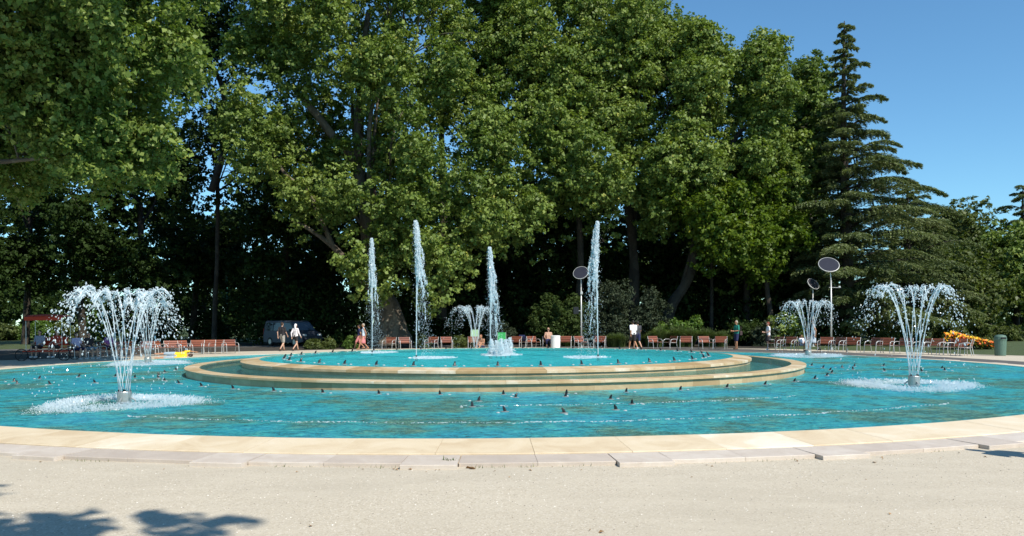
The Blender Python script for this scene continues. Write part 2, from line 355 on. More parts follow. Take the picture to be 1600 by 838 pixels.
# ------------------------------------------------------------------ ground
mb = MB(); mb.add([(-1500, -600, 0), (1500, -600, 0), (1500, 2600, 0), (-1500, 2600, 0)], [(0, 1, 2, 3)])
tag(mb.build('ground', M['lawn']), kind='structure')
def ring_mesh(r0f, r1f, z, seg=180, rad=1):
    mb = MB()
    for j in range(rad + 1):
        for k in range(seg):
            a = 2 * PI * k / seg; r0 = r0f(a); r1 = r1f(a); r = r0 + (r1 - r0) * j / rad
            mb.v.append((r * math.cos(a), r * math.sin(a), z))
    for j in range(rad):
        for k in range(seg):
            k2 = (k + 1) % seg; mb.f.append((j * seg + k, (j + 1) * seg + k, (j + 1) * seg + k2, j * seg + k2))
    return mb
def sand_out(a):
    s = math.sin(a); 
    r = 26.2 + 0.25 * math.sin(a * 9) + 0.2 * math.sin(a * 23)
    if s < 0.35: r += (0.35 - s) ** 1.3 * 60
    return r
g = ring_mesh(lambda a: 19.0, sand_out, 0.004, 240, 3).build('gravel_path', M['gravel'], None, (CX, CY, 0)); tag(g, kind='structure')
g = ring_mesh(lambda a: 30.5, lambda a: 35.5, 0.006, 160).build('asphalt_path', M['asphalt'], None, (CX - 14, CY, 0)); tag(g, kind='structure')

g = ring_mesh(lambda a: 26.0, lambda a: 47 + 3 * math.sin(a * 7), 0.0025, 240).build('tree_shade_ground', simple('shade_dark_ground', (0.045, 0.037, 0.027), 1, 0.35, 1.5, b=0.03, bs=12), None, (CX, CY, 0)); tag(g, kind='structure')  # dark ground sheet; the shade under the trees is put into its colour
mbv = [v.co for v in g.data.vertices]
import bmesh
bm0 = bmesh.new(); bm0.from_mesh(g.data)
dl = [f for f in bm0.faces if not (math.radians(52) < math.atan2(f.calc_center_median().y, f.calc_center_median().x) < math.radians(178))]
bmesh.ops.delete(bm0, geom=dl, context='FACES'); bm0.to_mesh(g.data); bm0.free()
# loose stones on the gravel, grass tufts along the kerb
def scatter_stones():
    n = 9000; d = 5.6 + (rng.random(n) ** 0.8) * 4.3; x = (rng.random(n) - 0.5) * d * 1.5
    keep = (x - CX) ** 2 + (d - CY) ** 2 > 19.45 ** 2; x, d = x[keep], d[keep]; n = len(x)
    s = 0.003 + 0.007 * rng.random(n) ** 3
    base = np.array([(1, 0, 0), (0, 1, 0), (-1, 0, 0), (0, -1, 0), (0, 0, 0.8)], float)
    tri = [(0, 1, 4), (1, 2, 4), (2, 3, 4), (3, 0, 4)]
    jit = 1 + 0.5 * (rng.random((n, 5, 1)) - 0.5); V = base[None] * s[:, None, None] * jit
    a = rng.random(n) * 6.28; ca, sa = np.cos(a), np.sin(a)
    X = V[:, :, 0] * ca[:, None] - V[:, :, 1] * sa[:, None]; Y = V[:, :, 0] * sa[:, None] + V[:, :, 1] * ca[:, None]
    V = np.stack([X + x[:, None], Y + d[:, None], V[:, :, 2] + 0.004], axis=2)
    T = V[:, np.array(tri).ravel()].reshape(-1, 3)
    me = np_mesh('loose_gravel', T, 3, np.repeat(rng.random(n), 4)); return me
m, t, p, o = newmat('loose_gravel_stone'); a_ = t.nodes.new('ShaderNodeAttribute'); a_.attribute_name = 'tone'
t.links.new(ramp(t, a_.outputs['Fac'], [(0, (0.2, 0.17, 0.14)), (0.35, (0.42, 0.38, 0.31)), (0.85, (0.55, 0.5, 0.43)), (1, (0.75, 0.72, 0.66))]), p.inputs['Base Color']); p.inputs['Roughness'].default_value = 0.9; M['stonelet'] = m
tag(link('loose_gravel', scatter_stones(), M['stonelet']), 'loose pale gravel stones scattered over the path', 'gravel', kind='stuff')

# ------------------------------------------------------------------ basins
ZW, ZM, ZI = 0.114, 0.344, 0.54
def arc_stone(a0, a1, ri, ro, zi, zo, h, n=3, gap=0.004, ub=0.006):
    """a bevel-edged curved slab in pool-centre coordinates; top slopes from zi (inner) to zo (outer)"""
    mb = MB(); gi = gap / 2
    for i in range(n + 1):
        a = a0 + (a1 - a0) * i / n; 
        if i == 0: a += gi / ro
        if i == n: a -= gi / ro
        for r, z in ((ri, zi - h), (ri, zi - ub), (ri + ub, zi), (ro - ub, zo), (ro, zo - ub), (ro, zo - h)):
            mb.v.append((r * math.cos(a), r * math.sin(a), z))
    for i in range(n):
        for k in range(6):
            k2 = (k + 1) % 6; mb.f.append((i * 6 + k, i * 6 + k2, (i + 1) * 6 + k2, (i + 1) * 6 + k))
    mb.f.append((5, 4, 3, 2, 1, 0)); mb.f.append(tuple(n * 6 + k for k in range(6)))
    return mb
def stone_ring(name, parent, count, a_off, ri, ro, zi, zo, h, mat_, n=3, jit=0.0015, gap=0.005):
    base = arc_stone(-PI / count, PI / count, ri, ro, zi, zo, h, n, gap).mesh(name); base.materials.append(mat_)
    for k in range(count):
        o = bpy.data.objects.new(name, base); COL.objects.link(o); o.parent = parent
        o.rotation_euler = (0, 0, a_off + 2 * PI * k / count); o.location = (0, 0, random.uniform(-jit, jit))
def wallring(name, r, z0, z1, mat_, parent, inward=False, seg=200):
    mb = MB()
    for z in (z0, z1):
        for k in range(seg): a = 2 * PI * k / seg; mb.v.append((r * math.cos(a), r * math.sin(a), z))
    for k in range(seg):
        k2 = (k + 1) % seg; mb.f.append((k, k2, seg + k2, seg + k))
    return mb.build(name, mat_, parent)
def disc(name, r, z, mat_, loc, parent=None, seg=200, r0=0.0):
    return ring_mesh(lambda a: r0, lambda a: r, z, seg, 1).build(name, mat_, parent, loc)
M['joint'] = simple('joint_mortar', (0.44, 0.36, 0.26), 0.9)
outer = empty('outer_basin', (CX, CY, 0), 0, 'wide round outer fountain basin with cream stone coping and low pinkish kerb', 'fountain basin')
stone_ring('coping_stone', outer, 96, 0.01, 17.8, 18.75, ZW + 0.012, 0.075, 0.10, M['coping'])
wallring('joint_bed', 18.3, -0.02, 0.06, M['joint'], outer)
disc('coping_bed', 18.74, 0.066, M['joint'], None, outer, r0=17.85); disc('kerb_bed', 19.24, 0.040, M['joint'], None, outer, r0=18.742)
# kerb: 48 modules of one block that stands proud and two flush kerb stones
blk = arc_stone(-0.017, 0.017, 18.757, 19.42, 0.062, 0.055, 0.10, 1).mesh('kerb_block'); blk.materials.append(M['curb'])
krb = arc_stone(-0.0240, 0.0240, 18.757, 19.27, 0.060, 0.050, 0.10, 2).mesh('kerb_stone'); krb.materials.append(M['curb'])
a_first = math.atan2(at_z(1009, 728).y - CY, at_z(1009, 728).x - CX)
for k in range(48):
    a = a_first + 2 * PI * k / 48
    for me_, da in ((blk, 0), (krb, 0.0415), (krb, 0.0895)):
        o = bpy.data.objects.new(me_.name, me_); COL.objects.link(o); o.parent = outer
        o.rotation_euler = (0, 0, a + da); o.location = (0, 0, random.uniform(-0.001, 0.001))
wallring('basin_wall', 17.803, -0.45, ZW + 0.005, M['floor_outer'], outer)
tag(disc('pool_floor', 17.8, ZW - 0.42, M['floor_outer'], (CX, CY, 0), seg=200), kind='structure')
wo = ring_mesh(lambda a: 10.34, lambda a: 17.802, ZW, 200, 6).build('water', M['water_outer'], None, (CX, CY, 0)); tag(wo, kind='structure')

mid = empty('middle_basin', (CX, CY, 0), 0, 'low middle ring basin of golden stone rising from the outer pool', 'fountain basin')
stone_ring('coping_stone', mid, 84, 0.0, 9.92, 10.37, ZM + 0.006, ZM - 0.002, 0.056, M['coping_gold'], 2)
stone_ring('wall_stone', mid, 72, 0.02, 9.97, 10.312, ZM - 0.052, ZM - 0.052, 0.62, M['wet_wall'], 2, 0.0, 0.003)
tag(disc('pool_floor', 9.96, ZM - 0.20, M['floor_mid'], (CX, CY, 0)), kind='structure')
wm = ring_mesh(lambda a: 8.60, lambda a: 9.93, ZM, 200, 2).build('water', M['water_mid'], None, (CX, CY, 0)); tag(wm, kind='structure')

inn = empty('inner_basin', (CX, CY, 0), 0, 'raised inner round basin with golden stone rim holding the tall jets', 'fountain basin')
stone_ring('coping_stone', inn, 72, 0.03, 8.12, 8.71, ZI + 0.008, ZI - 0.045, 0.072, M['coping_gold'], 2)
stone_ring('wall_stone', inn, 60, 0.02, 8.20, 8.665, ZI - 0.118, ZI - 0.118, 0.30, M['wet_wall'], 2, 0.0, 0.003)
wallring('basin_wall', 8.135, ZI - 0.30, ZI - 0.02, M['floor_inner'], inn)
tag(disc('pool_floor', 8.14, ZI - 0.28, M['floor_inner'], (CX, CY, 0)), kind='structure')
wi = ring_mesh(lambda a: 0.0, lambda a: 8.125, ZI, 200, 4).build('water', M['water_inner'], None, (CX, CY, 0)); tag(wi, kind='structure')

# submerged pipe rings
def pipe_ring(c, r, z, rad, label):
    mb = MB(); n = max(24, int(r * 12))
    mb.tube([(r * math.cos(2 * PI * k / n), r * math.sin(2 * PI * k / n), 0) for k in range(n + 1)], rad, 6, False)
    tag(mb.build('supply_pipe', M['pipe'], None, (c[0], c[1], z)), label, 'pipe')
pipe_ring((CX, CY), 11.1, ZW - 0.10, 0.05, 'dark submerged pipe ring running round the middle basin wall')
pipe_ring((CX, CY), 7.35, ZI - 0.08, 0.04, 'dark submerged pipe ring inside the inner basin rim')
rings = []
for nm, ang in (('front centre of the outer pool', 275.5), ('right side of the outer pool', 350), ('left side of the outer pool', 206), ('far right side of the outer pool', 62), ('far left side of the outer pool', 134)):
    a = math.radians(ang); c = (CX + 13.25 * math.cos(a), CY + 13.25 * math.sin(a)); rings.append(c)
    pipe_ring(c, 1.62, ZW - 0.15, 0.10, 'small dark submerged pipe ring at the ' + nm)
    tag(ring_mesh(lambda a: 1.15 + 0.1 * math.sin(a * 5), lambda a: 2.0 + 0.14 * math.sin(a * 4 + 1), ZW - 0.416, 48).build('dark_mosaic', M['dark_floor'], None, (c[0], c[1], 0)), kind='structure')

# small nozzles (dark hooded spout between two white lamps)
def make_nozzle(label, group, lamps=True):
    r = empty('water_nozzle', (0, 0, 0), 0, label, 'nozzle', group)
    mb = MB(); mb.tube([(0, 0, -0.05), (0, 0, 0.02), (0, -0.015, 0.06), (0, -0.04, 0.095)], [0.026, 0.03, 0.024, 0.014], 8); mb.tube([(0.035, 0.01, -0.04), (0.012, 0, 0.07)], [0.012, 0.01], 6); mb.build('spout', M['black'], r)
    MB().lathe([(0.03, -0.02), (0.075, -0.012), (0.075, 0.006), (0.036, 0.014)], 12).build('collar', M['steel'], r)
    for s in ((-1, 1) if lamps else (1,)):
        MB().lathe([(0.02, -0.02), (0.034, -0.01), (0.034, 0.006), (0.022, 0.015), (0.006, 0.018)], 10, (s * 0.21, 0, 0)).build('lamp', M['lampglass'], r)
    return r
ORD = 'first second third fourth fifth sixth seventh eighth ninth tenth eleventh twelfth thirteenth fourteenth fifteenth sixteenth seventeenth eighteenth nineteenth twentieth twenty-first twenty-second twenty-third twenty-fourth twenty-fifth'.split()
def turn_label(k, n, what, right_first=True):
    """k-th of n round a circle, counted from the nearest one"""
    if k == 0: return what + ' nearest the viewer'
    if 2 * k == n: return what + ' farthest from the viewer'
    return what + ', ' + (ORD[k - 1] + ' to the right of the nearest' if k < n - k else ORD[n - k - 1] + ' to the left of the nearest')
n_in = make_nozzle('black hooded spout', 'spouts round the inner basin')
for k in range(40):
    a = 2 * PI * k / 40 - PI / 2 + 0.02
    o = n_in if k == 0 else copy_tree(n_in); o.scale = (1.2, 1.2, 1.25); o['label'] = turn_label(k, 40, 'black spout on the inner basin ring')
    o.location = (CX + 7.35 * math.cos(a), CY + 7.35 * math.sin(a), ZI); o.rotation_euler = (0, 0, a + PI / 2 + PI)
n_out = make_nozzle('black spout', 'spouts in the outer pool', False)
for k in range(50):
    a = 2 * PI * k / 50 - PI / 2 + 0.03
    o = n_out if k == 0 else copy_tree(n_out); o['label'] = turn_label(k, 50, 'black spout beside the middle basin wall')
    o.location = (CX + 11.1 * math.cos(a), CY + 11.1 * math.sin(a), ZW); o.rotation_euler = (0, 0, a + PI / 2)
for c, nm in zip(rings, ('front centre', 'right', 'left', 'far right', 'far left')):
    for k in range(9):
        a = 2 * PI * k / 9 - PI / 2 + 0.1
        o = copy_tree(n_out); tag(o, turn_label(k, 9, 'black spout on the small ' + nm + ' ring'), None, 'spouts on the small rings')
        o.location = (c[0] + 1.55 * math.cos(a), c[1] + 1.55 * math.sin(a), ZW); o.rotation_euler = (0, 0, a)

# ------------------------------------------------------------------ water spray helpers
def drops(P, Vd, size, stretch):
    """elongated octahedra: centres P, direction Vd, radius size, stretch factor"""
    n = len(P); D = unit(Vd); X = unit(np.cross(D, rdir(n))); Y = np.cross(D, X)
    s = np.asarray(size).reshape(-1, 1); L = s * np.asarray(stretch).reshape(-1, 1)
    v = np.stack([P + D * L, P + X * s, P + Y * s, P - X * s, P - Y * s, P - D * L], 1)
    idx = [0, 1, 2, 0, 2, 3, 0, 3, 4, 0, 4, 1, 5, 2, 1, 5, 3, 2, 5, 4, 3, 5, 1, 4]
    return v[:, idx].reshape(-1, 3)
def foam_ring(n, r0, r1, hmax, ecc=1.0, sz=0.05):
    """splash crowns on the water : small upright shards plus flat flecks"""
    r = r0 + (r1 - r0) * (1 - np.abs(rng.normal(0, 0.33, n))).clip(-0.2, 1.15); a = rng.random(n) * 6.283
    mod = 0.85 + 0.3 * np.sin(a * 3 + 1) * rng.random(n); r = r * mod
    P = np.stack([r * np.cos(a) * ecc, r * np.sin(a), np.zeros(n)], 1)
    h = hmax * rng.random(n) ** 2.2 + 0.006; P[:, 2] = h * 0.5
    V = np.stack([rng.normal(0, .55, n) + 0.5 * np.cos(a), rng.normal(0, .55, n) + 0.5 * np.sin(a), np.ones(n)], 1)
    s = sz * (0.10 + 0.30 * rng.random(n)); A = drops(P, V, s, np.maximum(h / (2 * s), 0.5).clip(0.6, 3.6))
    return A
def smooth_obj(name, me, m_, parent, kind=None):
    o = link(name, me, m_, parent)
    if kind: o['kind'] = kind
    return o

# tall jets -------------------------------------------------------------
def tall_jet(px, pyb, pyt, label, drift, seed):
    global rng
    rng = np.random.default_rng(seed); random.seed(seed)
    b = at_z(px, pyb, ZI); top = at_d(px, pyt, b.y).z; H = top - ZI
    r = empty('water_jet', b, 0, label, 'water jet', 'tall jets in the inner basin')
    mb = MB(); mb.lathe([(0.05, -0.1), (0.05, 0.02), (0.028, 0.05), (0.022, 0.10)], 10)
    mb.build('nozzle', M['black'], r)
    fl = MB()
    for s in (-1, 1): fl.lathe([(0.03, -0.02), (0.06, 0), (0.06, 0.02), (0.02, 0.035)], 10, (s * 0.22, 0, 0))
    fl.build('lamp', M['white'], r)
    n = 46; pts = []; rad = []
    for i in range(n):
        f = i / (n - 1); z = 0.05 + (H - 0.25) * f
        pts.append((random.uniform(-1, 1) * 0.008 * (0.3 + f) + drift * 0.05 * f, random.uniform(-1, 1) * 0.008, z)); rad.append(0.014 + 0.014 * f + random.uniform(0, 0.011) * f)
    MB().tube(pts, rad, 7, jag=0.18).build('water_column', M['jet'], r, smooth=True)
    # head and falling water
    n1 = 2300; f = rng.random(n1) ** 1.5; z = H - f * 1.9
    wd = 0.035 + 0.055 * np.sqrt(f.clip(0, 1)); P = np.stack([rng.normal(0, 1, n1) * wd * 0.55 + drift * 0.10 * f, rng.normal(0, 1, n1) * wd * 0.55, z], 1)
    A = drops(P, np.tile([0.0, 0, -1], (n1, 1)) + rng.normal(0, .35, (n1, 3)), 0.007 + 0.016 * rng.random(n1) ** 2, 1.2 + 1.6 * rng.random(n1))
    # ropes of falling water beside the core
    ropes = []
    for k in range(9):
        m_ = 210; f = np.sort(rng.random(m_)) ** 1.0 * rng.uniform(0.4, 0.85); ph = rng.random() * 6; rr = rng.uniform(0.05, 0.20); an = rng.uniform(0, 6.28)
        x = math.cos(an) * rr * np.sqrt(f) * 1.3 + drift * (0.04 + 0.27 * f ** 0.9) * rng.uniform(0.6, 1.2) + 0.02 * np.sin(f * 25 + ph) + rng.normal(0, .012, m_)
        y = math.sin(an) * rr * np.sqrt(f) * 1.3 + rng.normal(0, .012, m_); z = H - 0.1 - f * (H - 0.2)
        P = np.stack([x, y, z], 1); keep = np.sin(f * 37 + ph * 3) + rng.normal(0, .5, m_) > -0.5
        P = P[keep]; q = len(P); ropes.append(drops(P, np.tile([0.03, 0, -1], (q, 1)) + rng.normal(0, .22, (q, 3)), 0.006 + 0.010 * rng.random(q) ** 2, 1.6 + 3.4 * rng.random(q)))
    # fine mist
    n2 = 1700; f = rng.random(n2); wd = 0.07 + 0.26 * f
    P = np.stack([rng.normal(0, 1, n2) * wd * 0.6 + drift * 0.32 * f, rng.normal(0, 1, n2) * wd * 0.6, H * (1 - f) * 0.93 + 0.02], 1)
    Bm = drops(P, np.tile([0.0, 0, -1], (n2, 1)), 0.0028 + 0.0045 * rng.random(n2), 1.3 + 2.2 * rng.random(n2))
    smooth_obj('falling_water', np_mesh('falling_water', np.concatenate([A] + ropes), 3), M['spray'], r, 'stuff')
    smooth_obj('droplets', np_mesh('droplets', Bm, 3), M['drop'], r, 'stuff')
    fo = foam_ring(1500, 0.05, 0.8, 0.07, 1.0, 0.05); fo[:, 0] += drift * 0.45
    smooth_obj('foam', np_mesh('foam', fo, 3), M['foam'], r, 'stuff')
tall_jet(581.5, 551.5, 373, 'tall thin water jet nearest the left edge of the inner basin', 0.35, 11)
tall_jet(650.5, 560, 346, 'tall water jet left of centre with spray drifting to its right', 1.1, 12)
tall_jet(766, 555.5, 387, 'tall water jet beside the low bubbling jets in the middle', 0.7, 13)
tall_jet(934.5, 559, 347, 'tall water jet at the right of the inner basin with spray falling on its left', -1.0, 14)

# low bubbling jets in the middle
rng = np.random.default_rng(21); random.seed(21)
bl = ('leftmost low bubbling white jet beside the central tall jet', 'second low bubbling white jet from the left in the centre cluster', 'middle low bubbling white jet of the centre cluster', 'second low bubbling white jet from the right in the centre cluster', 'rightmost low bubbling white jet of the centre cluster')
for i, (px, pyb, hh) in enumerate(((768, 556, 0.58), (776, 555, 0.52), (783, 556.5, 0.60), (790, 555, 0.55), (797, 554.5, 0.62))):
    b = at_z(px, pyb, ZI); r = empty('bubbling_jet', b, 0, bl[i], 'water jet', 'low bubbling jets in the middle of the inner basin')
    MB().lathe([(0.03, -0.1), (0.03, 0.0), (0.02, 0.04)], 8).build('nozzle', M['black'], r)
    MB().tube([(0, 0, 0), (random.uniform(-.01, .01), 0, 0.2), (0.01, 0, hh * 0.6), (0.0, 0, hh * 0.93)], [0.014, 0.025, 0.05, 0.035], 8, jag=0.3).build('water_column', M['jet'], r, smooth=True)
    n = 900; f = rng.random(n) ** 0.8; wd = 0.03 + 0.05 * f
    P = np.stack([rng.normal(0, 1, n) * wd, rng.normal(0, 1, n) * wd, hh * (1 - f)], 1)
    smooth_obj('falling_water', np_mesh('falling_water', drops(P, np.tile([0., 0, -1], (n, 1)) + rng.normal(0, .4, (n, 3)), 0.006 + 0.013 * rng.random(n) ** 1.5, 1 + 1.8 * rng.random(n)), 3), M['spray'], r, 'stuff')
    fo = foam_ring(250, 0.02, 0.28, 0.05); smooth_obj('foam', np_mesh('foam', fo, 3), M['foam'], r, 'stuff')

# goblet-shaped spray fountains -----------------------------------------
def goblet(px, d, pyt, label, seed, wind=-0.22, phase=0.0, dens=0.8):
    global rng
    rng = np.random.default_rng(seed); random.seed(seed)
    x, _ = unroll(px, 560); b = Vector(((x - 800) * d / F, d, ZW)); H = at_d(px, pyt, d).z - ZW
    r = empty('spray_fountain', b, 0, label, 'fountain', 'goblet-shaped spray fountains in the outer pool')
    MB().lathe([(0.10, -0.3), (0.10, 0.02), (0.13, 0.03), (0.135, 0.235), (0.128, 0.25), (0.118, 0.25), (0.115, 0.215)], 20).build('nozzle_drum', M['steel'], r, smooth=False)
    for s in range(3):
        a = s * 2.1 + 0.5 ; mbp = MB(); mbp.tube([(0.12 * math.cos(a), 0.12 * math.sin(a), 0.12), (0.20 * math.cos(a), 0.20 * math.sin(a), 0.06), (0.21 * math.cos(a), 0.21 * math.sin(a), -0.1)], 0.016, 6); mbp.build('feed_pipe', M['steel'], r)
    g = 9.81; z0 = 0.24; vz = math.sqrt(2 * g * (H - z0 - 0.03)); tup = vz / g
    allP = []; allV = []; allS = []; allL = []
    nst = 12
    for k in range(nst):
        a = 2 * PI * k / nst + phase; sgn = 1 if k % 2 else -1
        rad = Vector((math.cos(a), math.sin(a))); tan = Vector((-math.sin(a), math.cos(a)))
        # start position on drum, leaving outward with a sideways component so neighbouring streams cross
        p0 = rad * 0.10; lat = (1.0, 0.86)[(k // 2) % 2] * random.uniform(0.94, 1.08); vr = 0.28 * lat; vt = sgn * 1.05 * lat
        v = rad * vr + tan * vt; vz_k = vz * random.uniform(0.975, 1.0)
        if k % 3 == 0: MB().tube([(p0.x, p0.y, 0.2), (p0.x + v.x * .01, p0.y + v.y * .01, 0.285)], [0.02, 0.015], 6).build('nozzle', M['black'], r)
        pts = []; rads = []; ns = 26; tb = tup * random.uniform(1.15, 1.4)
        for i in range(ns):
            t_ = tb * i / (ns - 1); f = i / (ns - 1); j = 0.010 * f
            pts.append((p0.x + v.x * t_ + wind * 0.25 * t_ * t_ + random.uniform(-j, j), p0.y + v.y * t_ + random.uniform(-j, j), z0 + vz_k * t_ - g * t_ * t_ / 2 + random.uniform(-j, j)))
            rads.append(0.0085 + 0.003 * f + random.uniform(-0.005, 0.011) * f)
        MB().tube(pts, rads, 6, jag=0.2).build('water_stream', M['jet'], r, smooth=True)
        for ph_, (ta, tb2, n_, spread, s0) in enumerate(((0.2 * tup, tup * 0.9, 80, 0.10, 0.011), (tup * 0.6, tup * 1.35, int(85 * dens), 0.42, 0.0165), (tup * 1.2, tup * 1.68, int(60 * dens), 0.7, 0.0165), (tup * 1.5, tup * 2.06, int(24 * dens), 1.0, 0.013))):
            t_ = ta + (tb2 - ta) * rng.random(n_)
            clump = np.round(t_ * 28) / 28; t_ = t_ * 0.35 + clump * 0.65
            fs = (t_ / tup - 0.3).clip(0, 2)
            vx = v.x + rng.normal(0, .12, n_) * spread; vy = v.y + rng.normal(0, .12, n_) * spread; vzz = vz_k * (1 + rng.normal(0, 0.018, n_) * spread)
            P = np.stack([p0.x + vx * t_ + wind * 0.5 * t_ ** 2 * 1.2, p0.y + vy * t_, z0 + vzz * t_ - g * t_ * t_ / 2], 1)
            P += rng.normal(0, 0.012, P.shape) * (0.3 + fs[:, None])
            Vv = np.stack([vx, vy, vzz - g * t_], 1); keep = P[:, 2] > 0.01
            q = keep.sum(); allP.append(P[keep]); allV.append(Vv[keep] + rng.normal(0, .6, (q, 3))); allS.append(s0 * (0.35 + 1.0 * rng.random(q) ** 2.2)); allL.append(0.9 + 1.5 * rng.random(q))
    P = np.concatenate(allP); Vv = np.concatenate(allV)
    smooth_obj('droplets', np_mesh('droplets', drops(P, Vv, np.concatenate(allS), np.concatenate(allL)), 3), M['drop'], r, 'stuff')
    fo = np.concatenate([foam_ring(11000, 0.72, 1.55, 0.20, 1.0, 0.022), foam_ring(3200, 0.3, 1.85, 0.03, 1.0, 0.026)]); fo[:, 0] += wind * 0.6
    smooth_obj('foam', np_mesh('foam', fo, 3), M['foam'], r, 'stuff')
goblet(194, 15.9, 447, 'large goblet-shaped water spray on a steel drum at the front left', 31, -0.18, 0.5, 1.35)
goblet(1428, 19.2, 441, 'large goblet-shaped water spray on a steel drum at the front right', 32, -0.12, 0.55)
goblet(1263, 36.0, 468, 'goblet-shaped water spray in front of the solar lamp at the right', 33, -0.10, 0.1)
goblet(231, 32.2, 470, 'smaller goblet-shaped water spray seen behind the front left one', 34, -0.08, 0.4, 0.6)
goblet(743, 43.0, 477, 'farthest goblet-shaped water spray behind the inner basin', 35, -0.45, 0.3)

# ripple crests with white edges running round the front of the pool
def ripple(r0, a0, a1, n, seed):
    global rng
    rng = np.random.default_rng(seed)
    a = a0 + (a1 - a0) * rng.random(n); dens = 0.5 + 0.5 * np.sin(a * 37) * np.sin(a * 13 + 2) + 0.2
    keep = rng.random(n) < dens; a = a[keep]; n = len(a)
    r = r0 + 0.05 * np.sin(a * 60) + 0.03 * np.sin(a * 171) + rng.normal(0, .018, n)
    P = np.stack([r * np.cos(a), r * np.sin(a), 0.008 + 0.012 * rng.random(n)], 1)
    D = np.stack([-np.sin(a), np.cos(a), rng.normal(0, .1, n)], 1) + rng.normal(0, .3, (n, 3)) * [1, 1, .2]
    return drops(P, D, 0.0035 + 0.007 * rng.random(n) ** 2, 1.2 + 2.5 * rng.random(n))
fo = np.concatenate([ripple(16.1, math.radians(248), math.radians(303), 1000, 5), ripple(13.55, math.radians(268), math.radians(299), 420, 6)])
tag(link('foam', np_mesh('foam', fo, 3), M['foam'], None, (CX, CY, ZW)), 'thin white ripple lines curving across the front of the outer pool', 'foam', kind='stuff')
# ------------------------------------------------------------------ trees
def sub_blobs(C, R, per, flat=0.75, up=0.35):
    """C centres (n,3), R (n,), per sub-blobs each, spread on an irregular shell"""
    n = len(C); U = rdir(n * per); keep = rng.random(n * per) < (1 - up) + up * (U[:, 2] + 1) / 2 * 1.6
    idx = np.repeat(np.arange(n), per)[keep]; U = U[keep]
    rad = R[idx] * (0.55 + 0.5 * np.sqrt(rng.random(len(idx))))
    P = C[idx] + U * rad[:, None] * np.array([1, 1, flat]); return P, U, idx
def crown_mesh(name, ells, blobs, blob_r, per, lper, leaf, seed, flat=0.95, sub_r=0.38, droop=0.0, tone0=0.0, tvar=0.34, lump=1.5, inner=0.38):
    """two-level clumps: ellipsoid shells -> clumps -> leaf tufts -> leaves"""
    global rng
    rng = np.random.default_rng(seed)
    vol = np.array([e[3] * e[5] + e[4] * e[5] * 0.5 for e in ells]); cnts = np.maximum((blobs * 0.84 * vol / vol.sum()).astype(int), 3)
    C = []; 
    for e, c in zip(ells, cnts):
        nl = max(2, c // 8); U = rdir(nl); U[:, 1] = np.where((U[:, 1] > 0.2) & (rng.random(nl) < 0.5), -U[:, 1], U[:, 1])
        f = 0.42 + 0.55 * rng.random(nl) ** 0.6; LC = np.array(e[:3]) + U * f[:, None] * np.array(e[3:6])
        li = rng.integers(0, nl, c); Q = rdir(c); Q[:, 2] = np.where((Q[:, 2] < -0.1) & (rng.random(c) < 0.6), -Q[:, 2], Q[:, 2])
        C.append(LC[li] + Q * (blob_r * lump * (0.35 + 0.65 * rng.random(c)))[:, None] * np.array([0.85, 0.85, 1.35]))
    C2 = []
    for e, c in zip(ells, cnts):
        q = max(2, int(c * inner)); C2.append(np.array(e[:3]) + rdir(q) * (rng.random(q) ** 0.4 * 0.85)[:, None] * np.array(e[3:6]) + np.array([0, 0.55 * e[4] + 0.6, 0]))
    C = np.concatenate(C + C2); R = blob_r * (0.6 + 0.8 * rng.random(len(C))); R[-sum(len(x) for x in C2):] *= 1.25
    S, U, idx = sub_blobs(C, R, per, flat)
    btone = rng.random(len(C)); n = len(S)
    L = np.repeat(np.arange(n), lper); m_ = len(L)
    off = rdir(m_) * (rng.random(m_) ** 0.4)[:, None] * sub_r; off[:, 2] *= 0.7
    P = S[L] + off; P[:, 2] -= droop * rng.random(m_) ** 2
    N = unit(U[L] * 0.55 + rdir(m_) * 0.75 + np.array([0, 0, 0.45])); 
    tone = (tone0 + 0.25 + tvar * (btone[idx][L] - 0.3) + 0.25 * rng.random(m_) + 0.35 * (rng.random(m_) < 0.04)).clip(0, 1)
    sz = leaf * (0.5 + 0.95 * rng.random(m_) ** 1.3)
    return np_mesh(name, leaves(P, N, sz), 4, tone), C
